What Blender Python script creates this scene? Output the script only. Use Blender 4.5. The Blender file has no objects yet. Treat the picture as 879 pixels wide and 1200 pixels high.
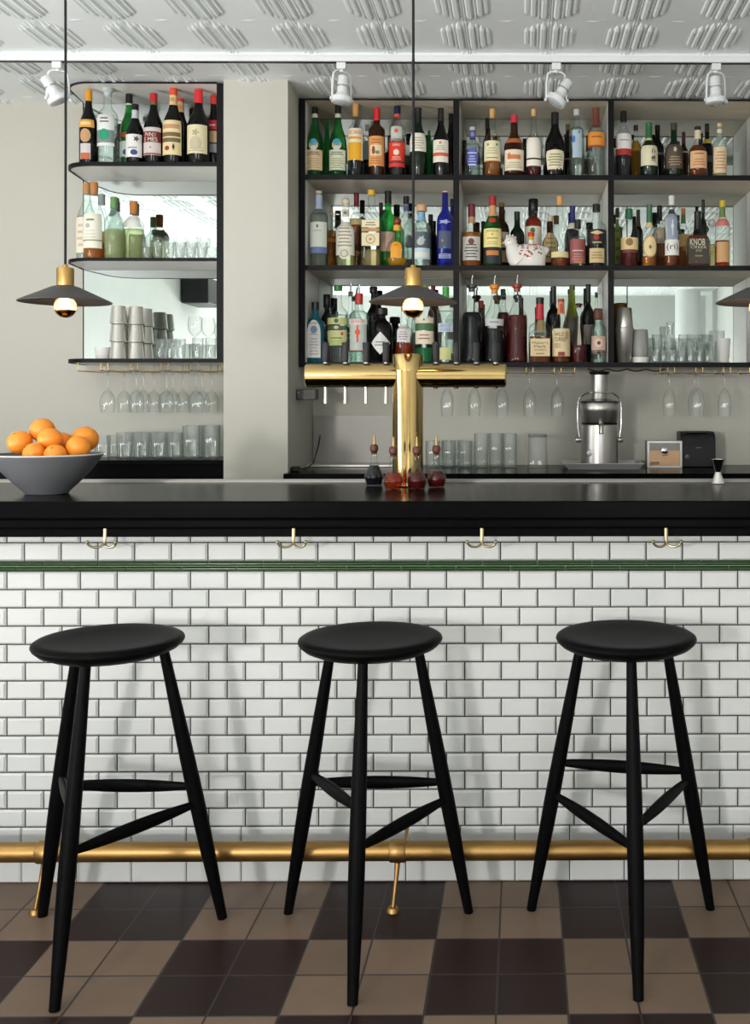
import bpy, math, random
from mathutils import Vector, Matrix
random.seed(3)
SC = bpy.context.scene
C = SC.collection
pi = math.pi
# ---------------------------------------------------------------- camera
F = 1195.0; YAW = math.radians(-0.5); CZ = 1.3
PX0 = 612 - F*math.tan(YAW); PY0 = 473.0
cd = bpy.data.cameras.new('camera'); cam = bpy.data.objects.new('camera', cd); C.objects.link(cam)
cam.location = (0, 0, CZ); cam.rotation_euler = (pi/2, 0, YAW)
cd.sensor_fit = 'AUTO'; cd.sensor_width = 36.0; cd.lens = F*36/1200
cd.shift_x = -(PX0-439.5)/1200; cd.shift_y = -(600-PY0)/1200; cd.clip_start = 0.02
SC.camera = cam
# ---------------------------------------------------------------- world, daylight, exposure
w = bpy.data.worlds.new('sky'); SC.world = w; w.use_nodes = True
w.node_tree.nodes['Background'].inputs[0].default_value = (.75, .87, 1, 1)
w.node_tree.nodes['Background'].inputs[1].default_value = 1.0
def area(name, loc, rot, sx, sy, power, col):
    l = bpy.data.lights.new(name, 'AREA'); l.shape = 'RECTANGLE'; l.size = sx; l.size_y = sy; l.energy = power; l.color = col
    o = bpy.data.objects.new(name, l); C.objects.link(o); o.location = loc; o.rotation_euler = rot
    return o
area('daylight_street_window', (-2.35, -3.08, 1.25), (pi/2+.35, 0, 0), 1.3, 1.0, 110, (1, .98, .985))
area('sharp_shadow_key', (-2.55, -3.06, 1.6), (pi/2-.06, 0, -.62), .34, .34, 270, (1, .97, .95))  # small extra key light, added to sharpen the stool shadows
area('side_ceiling_fill', (-3.28, 1.5, 1.05), (pi/2+1.05, 0, -pi/2), 2.2, 1.1, 230, (1, .98, .985))  # added fill, tilted up to brighten the ceiling
area('far_fill_light', (1.0, -3.08, 1.15), (pi/2+.50, 0, 0), 1.4, 1.3, 90, (1, .98, .985))  # unseen fill light, added for general brightness
SC.view_settings.view_transform = 'Standard'; SC.view_settings.look = 'None'
SC.view_settings.gamma = 1; SC.view_settings.use_curve_mapping = False
SC.view_settings.exposure = -1.22
SC.cycles.use_denoising = True
SC.cycles.transparent_max_bounces = 40; SC.cycles.max_bounces = 14; SC.cycles.glossy_bounces = 6; SC.cycles.diffuse_bounces = 5
SC.cycles.sample_clamp_indirect = 4.0; SC.cycles.caustics_reflective = False; SC.cycles.caustics_refractive = False

# ---------------------------------------------------------------- helpers
def at(px, py, Y):
    a = YAW; u = (px-PX0)/F; v = (PY0-py)/F
    d = Vector((-math.sin(a)+math.cos(a)*u, math.cos(a)+math.sin(a)*u, v))
    t = Y/d.y
    return Vector((d.x*t, Y, CZ+d.z*t))
def XA(px, Y): return at(px, PY0, Y).x
def ZA(py, Y, px=612): return at(px, py, Y).z
def lin(c):
    r = []
    for x in c:
        x /= 255.0
        r.append(x/12.92 if x <= .04045 else ((x+.055)/1.055)**2.4)
    return (*r, 1)
MATS = {}
def mat(name, rgb, rough=.5, metal=0, coat=0, noise=0, nscale=20, spec=.5, bump=0, emit=None):
    if name in MATS: return MATS[name]
    m = bpy.data.materials.new(name); m.use_nodes = True; nt = m.node_tree; b = nt.nodes['Principled BSDF']
    col = lin(rgb)
    b.inputs['Base Color'].default_value = col; b.inputs['Roughness'].default_value = rough; b.inputs['Metallic'].default_value = metal
    b.inputs['Coat Weight'].default_value = coat; b.inputs['Coat Roughness'].default_value = .08
    b.inputs['Specular IOR Level'].default_value = spec
    if noise or bump:
        tc = nt.nodes.new('ShaderNodeTexCoord'); nz = nt.nodes.new('ShaderNodeTexNoise'); nz.inputs['Scale'].default_value = nscale; nz.inputs['Detail'].default_value = 4
        nt.links.new(tc.outputs['Object'], nz.inputs['Vector'])
        if noise:
            mx = nt.nodes.new('ShaderNodeMix'); mx.data_type = 'RGBA'
            mx.inputs[6].default_value = tuple(min(1, x*(1-noise)) for x in col[:3])+(1,); mx.inputs[7].default_value = tuple(min(1, x*(1+noise)) for x in col[:3])+(1,)
            nt.links.new(nz.outputs['Fac'], mx.inputs[0]); nt.links.new(mx.outputs[2], b.inputs['Base Color'])
        if bump:
            bp = nt.nodes.new('ShaderNodeBump'); bp.inputs['Strength'].default_value = bump; bp.inputs['Distance'].default_value = .002
            nt.links.new(nz.outputs['Fac'], bp.inputs['Height']); nt.links.new(bp.outputs[0], b.inputs['Normal'])
    if emit:
        b.inputs['Emission Color'].default_value = lin(emit[0]); b.inputs['Emission Strength'].default_value = emit[1]
    MATS[name] = m; return m
def paint(rgb, rough=.55): return mat('print_%d_%d_%d' % rgb, rgb, rough)
def glassmat(name, tint, rim, body=0.0, bodycol=None, lo=.022, hi=.5):
    """thin glass wall: tinted see-through, darker and shinier where seen edge-on"""
    if name in MATS: return MATS[name]
    m = bpy.data.materials.new(name); m.use_nodes = True; nt = m.node_tree; N = nt.nodes; L = nt.links
    for n in list(N): N.remove(n)
    out = N.new('ShaderNodeOutputMaterial'); lw = N.new('ShaderNodeLayerWeight'); lw.inputs['Blend'].default_value = .5
    p = N.new('ShaderNodeMath'); p.operation = 'POWER'; p.inputs[1].default_value = 2.6; L.new(lw.outputs['Facing'], p.inputs[0])
    mc = N.new('ShaderNodeMix'); mc.data_type = 'RGBA'; mc.inputs[6].default_value = (*tint, 1); mc.inputs[7].default_value = (*rim, 1); L.new(p.outputs[0], mc.inputs[0])
    tr = N.new('ShaderNodeBsdfTransparent'); L.new(mc.outputs[2], tr.inputs[0])
    base = tr
    if body:
        df = N.new('ShaderNodeBsdfPrincipled'); df.inputs['Base Color'].default_value = (*(bodycol or tint), 1); df.inputs['Roughness'].default_value = .2; df.inputs['Specular IOR Level'].default_value = .15
        mb = N.new('ShaderNodeMixShader'); mb.inputs[0].default_value = body; L.new(tr.outputs[0], mb.inputs[1]); L.new(df.outputs[0], mb.inputs[2]); base = mb
    gl = N.new('ShaderNodeBsdfGlossy'); gl.inputs['Roughness'].default_value = .04
    mr = N.new('ShaderNodeMapRange'); mr.inputs[3].default_value = lo; mr.inputs[4].default_value = hi; L.new(p.outputs[0], mr.inputs[0])
    mx = N.new('ShaderNodeMixShader'); L.new(mr.outputs[0], mx.inputs[0]); L.new(base.outputs[0], mx.inputs[1]); L.new(gl.outputs[0], mx.inputs[2])
    L.new(mx.outputs[0], out.inputs[0]); MATS[name] = m; return m

class MB:
    def __init__(s): s.v = []; s.f = []
    def add(s, v, f):
        n = len(s.v); s.v += [tuple(x) for x in v]; s.f += [tuple(i+n for i in q) for q in f]; return s
    def box(s, x0, x1, y0, y1, z0, z1):
        return s.add([(x0,y0,z0),(x1,y0,z0),(x1,y1,z0),(x0,y1,z0),(x0,y0,z1),(x1,y0,z1),(x1,y1,z1),(x0,y1,z1)],
                     [(0,3,2,1),(4,5,6,7),(0,1,5,4),(1,2,6,5),(2,3,7,6),(3,0,4,7)])
    def lathe(s, prof, c=(0,0,0), seg=24, M=None, sq=0, ys=1.0, caps=True):
        v = []; f = []
        for r, z in prof:
            for k in range(seg):
                a = 2*pi*k/seg; ca, sa = math.cos(a), math.sin(a)
                if sq:
                    e = 2.0/sq; q = (abs(ca)**sq+abs(sa)**sq)**(-1.0/sq); ca *= q; sa *= q
                p = Vector((r*ca, r*sa*ys, z))
                if M: p = M @ p
                v.append((p.x+c[0], p.y+c[1], p.z+c[2]))
        n = len(prof)
        for i in range(n-1):
            for k in range(seg):
                k2 = (k+1) % seg
                f.append((i*seg+k, i*seg+k2, (i+1)*seg+k2, (i+1)*seg+k))
        if caps:
            if prof[0][0] > 1e-5: f.append(tuple(range(seg-1, -1, -1)))
            if prof[-1][0] > 1e-5: f.append(tuple((n-1)*seg+k for k in range(seg)))
        return s.add(v, f)
    def tube(s, path, rad, seg=10, flat=(1, 1), closed=False, up=None):
        P = [Vector(p) for p in path]; n = len(P)
        R = rad if isinstance(rad, (list, tuple)) else [rad]*n
        v = []; f = []; prev = None
        for i in range(n):
            if closed: t = (P[(i+1) % n]-P[i-1]).normalized()
            else: t = (P[min(i+1, n-1)]-P[max(i-1, 0)]).normalized()
            if prev is None:
                ref = Vector(up) if up else (Vector((0,0,1)) if abs(t.z) < .9 else Vector((1,0,0)))
                nx = (ref-t*ref.dot(t)).normalized()
            else: nx = (prev-t*prev.dot(t)).normalized()
            prev = nx; ny = t.cross(nx)
            for k in range(seg):
                a = 2*pi*k/seg
                v.append(P[i]+nx*(R[i]*flat[0]*math.cos(a))+ny*(R[i]*flat[1]*math.sin(a)))
        for i in range(n if closed else n-1):
            j = (i+1) % n
            for k in range(seg):
                k2 = (k+1) % seg; f.append((i*seg+k, i*seg+k2, j*seg+k2, j*seg+k))
        if not closed:
            f.append(tuple(range(seg-1, -1, -1))); f.append(tuple((n-1)*seg+k for k in range(seg)))
        return s.add(v, f)
    def ball(s, c, r, seg=16, sc=(1,1,1)):
        n = max(6, seg//2)
        prof = [(max(r*math.sin(pi*i/n), 1e-6), -r*math.cos(pi*i/n)) for i in range(n+1)]
        M = Matrix.Diagonal((*sc, 1))
        return s.lathe(prof, c, seg, M, caps=False)
    def build(s, name, m, parent=None, smooth=40, bevel=0, loc=None, rot=None):
        me = bpy.data.meshes.new(name); me.from_pydata(s.v, [], s.f); me.update()
        if smooth:
            me.shade_smooth(); me.set_sharp_from_angle(angle=math.radians(smooth))
        me.materials.append(m)
        o = bpy.data.objects.new(name, me); C.objects.link(o)
        if parent: o.parent = parent
        if loc: o.location = loc
        if rot: o.rotation_euler = rot
        if bevel:
            b = o.modifiers.new('bevel', 'BEVEL'); b.width = bevel; b.segments = 2; b.limit_method = 'ANGLE'; b.angle_limit = math.radians(50)
        return o
def tag(o, label=None, cat=None, group=None, kind=None):
    if label: o['label'] = label
    if cat: o['category'] = cat
    if group: o['group'] = group
    if kind: o['kind'] = kind
    return o
def thing(name, label, cat, loc=(0,0,0), rz=0, group=None):
    o = bpy.data.objects.new(name, None); o.empty_display_size = .05; C.objects.link(o)
    o.location = loc; o.rotation_euler = (0, 0, rz); return tag(o, label, cat, group)
KIDS = {}
def copy_tree(o, parent=None):
    c = o.copy(); C.objects.link(c)
    if parent is not None: c.parent = parent
    for ch in o.children: copy_tree(ch, c)
    return c
def struct(o): o['kind'] = 'structure'; return o
def glyphs(text):
    cu = bpy.data.curves.new('lettering_tmp', 'FONT'); cu.body = text; cu.align_x = 'CENTER'; cu.size = 1; cu.resolution_u = 3
    ob = bpy.data.objects.new('lettering_tmp', cu); C.objects.link(ob)
    me = ob.to_mesh(); v = [tuple(q.co) for q in me.vertices]; f = [tuple(p.vertices) for p in me.polygons]
    ob.to_mesh_clear(); bpy.data.objects.remove(ob); bpy.data.curves.remove(cu)
    return v, f
def text_mb(text, wid, hei, z, r=None, y=None, x0=0.0, eps=.0012):
    """lettering of width wid and height hei centred at height z, bent round a bottle of radius r or flat at depth y"""
    v, f = glyphs(text); m = MB()
    if not v: return m
    xs = [q[0] for q in v]; ys = [q[1] for q in v]; cx = (min(xs)+max(xs))/2; cy = (min(ys)+max(ys))/2
    sx = wid/max(1e-6, max(xs)-min(xs)); sy = hei/max(1e-6, max(ys)-min(ys))
    o = []
    for a, b, _ in v:
        X = (a-cx)*sx+x0; Z = (b-cy)*sy+z
        if r: t = X/r; o.append(((r+eps)*math.sin(t), -(r+eps)*math.cos(t), Z))
        else: o.append((X, y-eps, Z))
    return m.add(o, f)

# ---------------------------------------------------------------- materials
M_wall = mat('wall_paint', (192, 190, 179), .6, noise=.03, nscale=3)
M_room = mat('old_plaster', (206, 209, 205), .7, noise=.06, nscale=4)
M_ceil = mat('tin_ceiling_paint', (242, 247, 247), .5)
M_white = mat('white_enamel', (226, 229, 230), .35)
M_black = mat('black_lacquered_wood', (10, 10, 11), .2, spec=.03, noise=.15, nscale=14)
M_edge = mat('black_shelf_edge', (20, 19, 22), .5, spec=.15, noise=.12, nscale=30)
M_stool = mat('black_stained_ash', (8, 8, 9), .45, noise=.25, nscale=40, spec=.05)
M_shelf = mat('limed_shelf_board', (206, 194, 172), .5, noise=.08, nscale=18)
M_shelfw = mat('white_shelf_board', (236, 235, 228), .45)
M_tile = mat('white_glazed_tile', (206, 208, 206), .12, noise=.02, nscale=8)
M_grout = mat('dark_grout', (48, 48, 50), .9)
M_green = mat('green_glazed_tile', (26, 62, 22), .18, noise=.25, nscale=30)
M_brass = mat('polished_brass', (200, 172, 116), .12, metal=1)
M_oldbrass = mat('aged_brass', (160, 126, 76), .42, metal=1, noise=.18, nscale=12)
M_satbrass = mat('satin_brass', (196, 158, 96), .36, metal=1)
M_steel = mat('brushed_steel', (184, 181, 176), .32, metal=1)
M_chrome = mat('chrome', (205, 205, 205), .1, metal=1)
M_dull = mat('dull_steel_sheet', (156, 154, 148), .5, metal=.45)
M_hook = mat('dull_brass', (160, 145, 112), .3, metal=1)
M_shade = mat('charcoal_shade_metal', (62, 60, 60), .5)
M_plastic = mat('black_plastic', (11, 11, 13), .42, spec=.3)
M_rubber = mat('black_rubber', (16, 16, 17), .6)
M_cord = mat('black_fabric_cord', (18, 18, 22), .8)
M_cork = mat('cork', (206, 160, 104), .8, noise=.2, nscale=200)
M_bowl = mat('shade_grey_bowl', (104, 106, 109), .35, noise=.05, nscale=10)  # white bowl with its shade put into the grey colour
M_cream = mat('white_crockery', (228, 228, 224), .3)
M_greyc = mat('grey_crockery', (150, 150, 146), .4)
M_orange = mat('orange_peel', (240, 146, 44), .42, noise=.12, nscale=30, bump=.5)
M_mirror = mat('mirror_glass', (203, 211, 208), .01, metal=1)
M_clear = glassmat('clear_glass', (.96, .98, .97), (.52, .58, .56), lo=.022, hi=.5)
M_ware = glassmat('glassware', (.965, .975, .97), (.66, .72, .71), body=.05, bodycol=(.85, .9, .89), lo=.06, hi=.5)
M_bulb = glassmat('bulb_glass', (.98, .95, .9), (.8, .7, .55), .22, (1, .9, .75))
GL = {'clear': M_clear,
      'frost': glassmat('pale_frosted_glass', (.90, .96, .93), (.45, .54, .51), .14, (.75, .88, .82)),
      'green': glassmat('green_glass', (.16, .50, .20), (.02, .10, .03), .30, (.015, .16, .035)),
      'dgreen': glassmat('dark_green_glass', (.05, .13, .06), (.01, .03, .01), .55, (.008, .03, .012)),
      'bgreen': glassmat('bright_green_glass', (.22, .72, .25), (.03, .25, .06), .35, (.02, .36, .07)),
      'blue': glassmat('cobalt_glass', (.10, .14, .62), (.01, .02, .20), .40, (.015, .02, .30)),
      'aqua': glassmat('aqua_blue_glass', (.10, .50, .58), (.01, .16, .22), .45, (.01, .19, .27)),
      'olive': glassmat('olive_glass', (.50, .56, .08), (.16, .18, .01), .30, (.30, .34, .03)),
      'brown': glassmat('brown_glass', (.30, .12, .04), (.06, .02, .01), .45, (.06, .018, .006)),
      'black': mat('black_bottle_glass', (9, 9, 10), .08, spec=.3, noise=.05),
      'dark': mat('dark_wine_glass', (10, 13, 11), .08, spec=.3, noise=.05)}
def liquid(name, tint, body, solid=.5): return glassmat('liquid_'+name, tint, tuple(x*.4 for x in tint), solid, body, .006, .2)
LQ = {'amber': liquid('amber', (.90, .52, .16), (.42, .14, .02), .45),
      'gold': liquid('gold', (.95, .74, .26), (.66, .33, .03), .45),
      'whisky': liquid('whisky', (.72, .30, .08), (.20, .05, .010), .5),
      'red': liquid('dark_red', (.50, .05, .05), (.10, .008, .010), .65),
      'ink': liquid('ink', (.06, .06, .08), (.008, .009, .013), .85),
      'water': liquid('water', (.90, .95, .93), (.7, .75, .7), .06),
      'lime': liquid('pale_green', (.92, .96, .74), (.66, .72, .36), .3),
      'olive': liquid('olive_green', (.82, .84, .36), (.48, .50, .10), .35),
      'bottlegreen': liquid('green', (.10, .5, .22), (.02, .22, .08), .5),
      'ember': liquid('ember', (.80, .2, .05), (.26, .035, .010), .5),
      'brownish': liquid('straw', (.90, .80, .55), (.46, .36, .16), .25)}
# ---------------------------------------------------------------- room shell
XL, XR, YF, CH = -3.4, 2.3, -3.2, 2.655
def slab(name, m, *b):
    return struct(MB().box(*b).build(name, m, smooth=0))
# floor: square quarry tiles in blocks of four, beige and oxblood
def floor_mat():
    m = bpy.data.materials.new('quarry_tile_floor'); m.use_nodes = True; nt = m.node_tree; N = nt.nodes; L = nt.links; b = N['Principled BSDF']
    tc = N.new('ShaderNodeTexCoord'); mp = N.new('ShaderNodeMapping'); mp.inputs['Location'].default_value = (.2094+.1538*40, -2.4856+.1540*40, 0)
    L.new(tc.outputs['Object'], mp.inputs[0])
    ck = N.new('ShaderNodeTexChecker'); ck.inputs['Scale'].default_value = 1/.3076
    ck.inputs[2].default_value = lin((112, 93, 78)); ck.inputs[1].default_value = lin((34, 18, 16))
    L.new(mp.outputs[0], ck.inputs[0])
    br = N.new('ShaderNodeTexBrick'); br.offset = 0; br.squash = 1; br.inputs['Scale'].default_value = 1
    br.inputs['Brick Width'].default_value = .1538; br.inputs['Row Height'].default_value = .1538; br.inputs['Mortar Size'].default_value = .0026; br.inputs['Mortar Smooth'].default_value = .2
    br.inputs[1].default_value = (.86, .86, .86, 1); br.inputs[2].default_value = (1.1, 1.1, 1.1, 1); br.inputs[3].default_value = (1, 1, 1, 1)
    L.new(mp.outputs[0], br.inputs[0])
    nz = N.new('ShaderNodeTexNoise'); nz.inputs['Scale'].default_value = 9; nz.inputs['Detail'].default_value = 6; L.new(tc.outputs['Object'], nz.inputs[0])
    mr = N.new('ShaderNodeMapRange'); mr.inputs[3].default_value = .82; mr.inputs[4].default_value = 1.18; L.new(nz.outputs['Fac'], mr.inputs[0])
    m1 = N.new('ShaderNodeMix'); m1.data_type = 'RGBA'; m1.blend_type = 'MULTIPLY'; m1.inputs[0].default_value = 1; L.new(ck.outputs[0], m1.inputs[6]); L.new(br.outputs[0], m1.inputs[7])
    m2 = N.new('ShaderNodeMix'); m2.data_type = 'RGBA'; m2.blend_type = 'MULTIPLY'; m2.inputs[0].default_value = 1; L.new(m1.outputs[2], m2.inputs[6]); L.new(mr.outputs[0], m2.inputs[7])
    m3 = N.new('ShaderNodeMix'); m3.data_type = 'RGBA'; L.new(br.outputs['Fac'], m3.inputs[0]); L.new(m2.outputs[2], m3.inputs[6]); m3.inputs[7].default_value = lin((52, 47, 46))
    L.new(m3.outputs[2], b.inputs['Base Color']); b.inputs['Roughness'].default_value = .42; b.inputs['Specular IOR Level'].default_value = .25
    bp = N.new('ShaderNodeBump'); bp.invert = True; bp.inputs['Strength'].default_value = .6; bp.inputs['Distance'].default_value = .003; L.new(br.outputs['Fac'], bp.inputs['Height']); L.new(bp.outputs[0], b.inputs['Normal'])
    return m
struct(MB().box(XL, XR, 1.25, 5.0, -.06, 0).build('floor', floor_mat(), smooth=0))
struct(MB().box(XL, XR, YF, 1.25, -.06, 0).build('floor_bounce_area', mat('pale_bounce_floor', (222, 216, 206), .5, noise=.06, nscale=6), smooth=0))  # unseen pale floor, added to bounce light onto the ceiling
# pressed tin ceiling: square panels with stepped ribs along every seam
def ceiling():
    m = MB(); m.box(XL, XR, YF, 5.0, CH, CH+.06)
    p = .3045; X0 = .0985; Y0 = 3.615
    def rib(x, yc, hl, wd, h, sl):
        z = CH
        w2 = wd/2; t = wd*.22
        e = min(w2*3.4, hl*.5)
        m.add([(x-w2, yc-hl+e, z), (x, yc-hl, z), (x+w2, yc-hl+e, z), (x+w2, yc+hl-e, z), (x, yc+hl, z), (x-w2, yc+hl-e, z),
               (x-t, yc-hl+e, z-h), (x+t, yc-hl+e, z-h), (x+t, yc+hl-e, z-h), (x-t, yc+hl-e, z-h)],
              [(6,9,8,7), (0,6,1), (1,6,7), (1,7,2), (2,7,8,3), (3,8,4), (4,8,9), (4,9,5), (5,9,6,0)])
    for i in range(-12, 9):
        x = X0+i*p
        if x < XL+.1 or x > XR-.1: continue
        for j in range(-22, 5):
            yc = Y0+(j+.5)*p
            if yc < YF+.2 or yc > 4.9: continue
            for s in (-1, 1):
                rib(x+s*.0045, yc, .151, .007, .005, 0)
                rib(x+s*.0225, yc, .148, .026, .011, 0)
                rib(x+s*.0420, yc, .134, .011, .006, 0)
                rib(x+s*.0600, yc, .120, .022, .010, 0)
                rib(x+s*.0820, yc, .096, .018, .006, 0)
            xm = x+p/2; ys = Y0+j*p
            m.add([(xm-.028, ys-.005, CH), (xm, ys-.011, CH), (xm+.028, ys-.005, CH), (xm+.028, ys+.005, CH), (xm, ys+.011, CH), (xm-.028, ys+.005, CH), (xm, ys, CH-.003)],
                  [(0,6,1), (1,6,2), (2,6,3), (3,6,4), (4,6,5), (5,6,0)])
    return struct(m.build('ceiling', M_ceil, smooth=0))
ceiling()
PX_L = XA(262, 4.28); PX_R = XA(337.3, 4.28)      # the pillar between the two shelves
slab('wall_back_left', M_wall, XL, PX_L, 4.60, 4.9, 0, CH)
slab('wall_back_right', M_wall, PX_R, XR, 4.80, 5.0, 0, CH)
slab('wall_pillar', M_wall, PX_L, PX_R, 4.28, 4.95, 0, CH)
slab('wall_right', M_room, XR, XR+.1, YF, 5.0, 0, CH)
def wall_with_opening(name, axis, pos, th, a0, a1, o0, o1, z0, z1, holes=None):
    m = MB()
    def bx(a, b, z, zz):
        if axis == 'y': m.box(a, b, pos, pos+th, z, zz)
        else: m.box(pos, pos+th, a, b, z, zz)
    hs = holes or [(o0, o1)]
    cur = a0
    for h0, h1 in hs:
        bx(cur, h0, 0, CH); bx(h0, h1, 0, z0); bx(h0, h1, z1, CH); cur = h1
    bx(cur, a1, 0, CH)
    return struct(m.build(name, M_room, smooth=0))
wall_with_opening('wall_street', 'y', YF-.1, .1, XL, XR, 0, 0, .45, 1.85, [(-3.35, -1.05), (.25, 1.75)])
wall_with_opening('wall_left', 'x', XL-.1, .1, YF, 5.0, .5, 2.7, .45, 1.62)
def window(name, axis, pos, a0, a1, z0, z1, n):
    m = MB(); t = .05
    def bx(a, b, z, zz, d=0.0):
        if axis == 'y': m.box(a, b, pos-.05+d, pos+.01-d, z, zz)
        else: m.box(pos-.05+d, pos+.01-d, a, b, z, zz)
    bx(a0, a1, z0, z0+t); bx(a0, a1, z1-t, z1); bx(a0, a0+t, z0, z1); bx(a1-t, a1, z0, z1)
    for k in range(1, n):
        a = a0+(a1-a0)*k/n; bx(a-.02, a+.02, z0, z1)
    o = struct(m.build(name, M_white, smooth=0))
    g = MB()
    if axis == 'y': g.box(a0, a1, pos-.03, pos-.025, z0, z1)
    else: g.box(pos-.03, pos-.025, a0, a1, z0, z1)
    g.build('window_pane', M_clear, o, smooth=0)
window('window_1', 'y', YF-.03, -3.35, -1.05, .45, 1.85, 3)
window('window_added_far', 'y', YF-.03, .25, 1.75, .45, 1.85, 2)  # unseen window, added to go with the far fill light
window('window_added_side', 'x', XL-.03, .5, 2.7, .45, 1.62, 2)  # unseen opening added on this side for extra light
# a plain round column and a loudspeaker behind the viewer: the mirrors show them
struct(MB().lathe([(.15, 0), (.15, CH)], (1.98, -2.6, 0), 32).build('column', M_white))
sp = MB().box(-3.39, -3.12, -1.5, -.98, 2.30, 2.56).build('loudspeaker', M_plastic, smooth=0, bevel=.01)
tag(sp, 'black loudspeaker box high on the side wall, seen only in the left mirror', 'speaker')

# ---------------------------------------------------------------- bar counter
BW = 2.774; BX0, BX1 = -2.35, 1.5
ft = thing('tiled_bar_counter', 'white metro tiled front of the bar with a green tile band', 'bar', (0, 0, 0))
MB().box(BX0, BX1, BW+.006, 3.2, 0, .9465).build('core', M_grout, ft, smooth=0)
def tiles(z0, z1, pitch, ox, x0, x1, m, depth=.006, gap=.0034, bev=.0048, dz=.0058):
    k0 = math.floor((x0-ox)/pitch)
    k = k0
    while ox+k*pitch < x1:
        a = max(x0, ox+k*pitch+gap/2); b = min(x1, ox+(k+1)*pitch-gap/2); k += 1
        if b-a < .006: continue
        c, d = z0+gap/2, z1-gap/2
        e = min(bev, (b-a)*.3, (d-c)*.4)
        yb = BW+depth; yo = BW+dz*.6; yf = BW-dz*.3
        m.add([(a,yb,c),(b,yb,c),(b,yb,d),(a,yb,d),(a,yo,c),(b,yo,c),(b,yo,d),(a,yo,d),(a+e,yf,c+e),(b-e,yf,c+e),(b-e,yf,d-e),(a+e,yf,d-e)],
              [(0,1,5,4),(1,2,6,5),(2,3,7,6),(3,0,4,7),(4,5,9,8),(5,6,10,9),(6,7,11,10),(7,4,8,11),(8,9,10,11)])
ZB = ZA(968, BW); ZG0 = ZA(669, BW); ZG1 = ZA(657.3, BW)
TP = .0993; OX = XA(93.5, BW)
m = MB(); rp = (ZG0-ZB)/14
for r in range(14):
    tiles(ZG0-(r+1)*rp, ZG0-r*rp, TP, OX+(TP/2 if r % 2 else 0), BX0, BX1, m)
tiles(ZG1, ZG1+.0505, TP, XA(71, BW), BX0, BX1, m)
tiles(ZG1+.0505, .9465, TP, XA(50.4, BW), BX0, BX1, m)
m.build('metro_tiles', M_tile, ft, smooth=0)
m = MB(); tiles(.001, ZB, .1487, XA(153.7, BW), BX0, BX1, m, gap=.0024, bev=.004, dz=.003); m.build('base_tiles', M_tile, ft, smooth=0)
m = MB()
zm = (ZG0+ZG1)/2
for zc, ox in (((zm+ZG1)/2, XA(50.9, BW)), ((zm+ZG0)/2, XA(84, BW))):
    rr = (ZG1-ZG0)/4-.0006; k = -10
    while True:
        a = ox+k*.1487+.0012; b = a+.1487-.0024; k += 1
        if a > BX1: break
        if b < BX0: continue
        v = []
        for x in (max(a, BX0), min(b, BX1)):
            for q in range(9):
                t = pi*q/8; v.append((x, BW+.003-math.sin(t)*.009, zc-rr*math.cos(t)))
        f = [(q, q+1, q+10, q+9) for q in range(8)]+[tuple(range(8, -1, -1)), tuple(range(9, 18))]
        m.add(v, f)
MB().box(BX0, BX1, BW+.0024, BW+.005, ZG0+.0005, ZG1-.0005).build('band_grout', mat('pale_grout', (176, 176, 156), .8), ft, smooth=0)
m.build('green_band', M_green, ft)['label'] = 'two rows of dark green pencil tiles'
BT = ZA(587, 2.66); BB = ZA(565.5, 3.3)
BT = 1.046; ON = BT+.0006
bt = thing('bar_worktop', 'long black wooden bar top running across the picture', 'counter', (0, 0, .948))
bt.location = (0, 0, 0)
MB().box(BX0-.03, BX1+.03, 2.66, 3.30, 1.000, BT).build('slab', M_black, bt, smooth=0, bevel=.004)
MB().box(BX0, BX1, 2.678, 3.27, .972, .9995).build('moulding', M_black, bt, smooth=0, bevel=.006)
MB().box(BX0, BX1, 2.70, 3.25, .9478, .9715).build('fascia', M_black, bt, smooth=0, bevel=.003)
m = MB().box(BX0, BX1, 3.302, 3.36, 1.0, 1.044); m.box(BX0, BX1, 3.300, 3.312, 1.0445, 1.0525); m.box(BX0, BX1, 3.348, 3.36, 1.0445, 1.0525)
m.build('drip_rail', M_dull, bt, smooth=0)
# ---------------------------------------------------------------- coat hooks under the bar top
def hook():
    t = thing('coat_hook', '', 'hook', (0, 0, 0), 0, 'brass double hooks under the bar top')
    MB().tube([(0, -.001, .040), (0, -.004, .041), (0, -.0045, .030), (0, -.006, .012), (0, -.009, 0)], [.0045, .0048, .0046, .0044, .004], 10, (.6, 1)).build('shank', M_hook, t)
    for s in (-1, 1):
        p = [(0, -.008, .004)]
        for k in range(9):
            a = pi*k/8; p.append((s*(.018-.018*math.cos(a))+s*.001, -.010-.018*k/8, -.013*math.sin(a)+.004*(k/8)))
        p[1] = (s*.002, -.009, -.001)
        m = MB().tube(p, .0032, 8); m.ball(p[-1], .0048, 10); m.build('prong', M_hook, t)
    return t
hk = hook()
for i, (px, lb) in enumerate([(124.2, 'brass double hook under the bar top above the left stool'), (344.8, 'brass double hook under the bar top just left of the middle stool seat'),
                              (565, 'brass double hook under the bar top between the middle and right stools'), (780.5, 'brass double hook under the bar top above the right stool')]):
    o = hk if i == 0 else copy_tree(hk)
    p = at(px, 636, 2.70); o.location = (p.x, 2.6995, .934); o['label'] = lb
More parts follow.
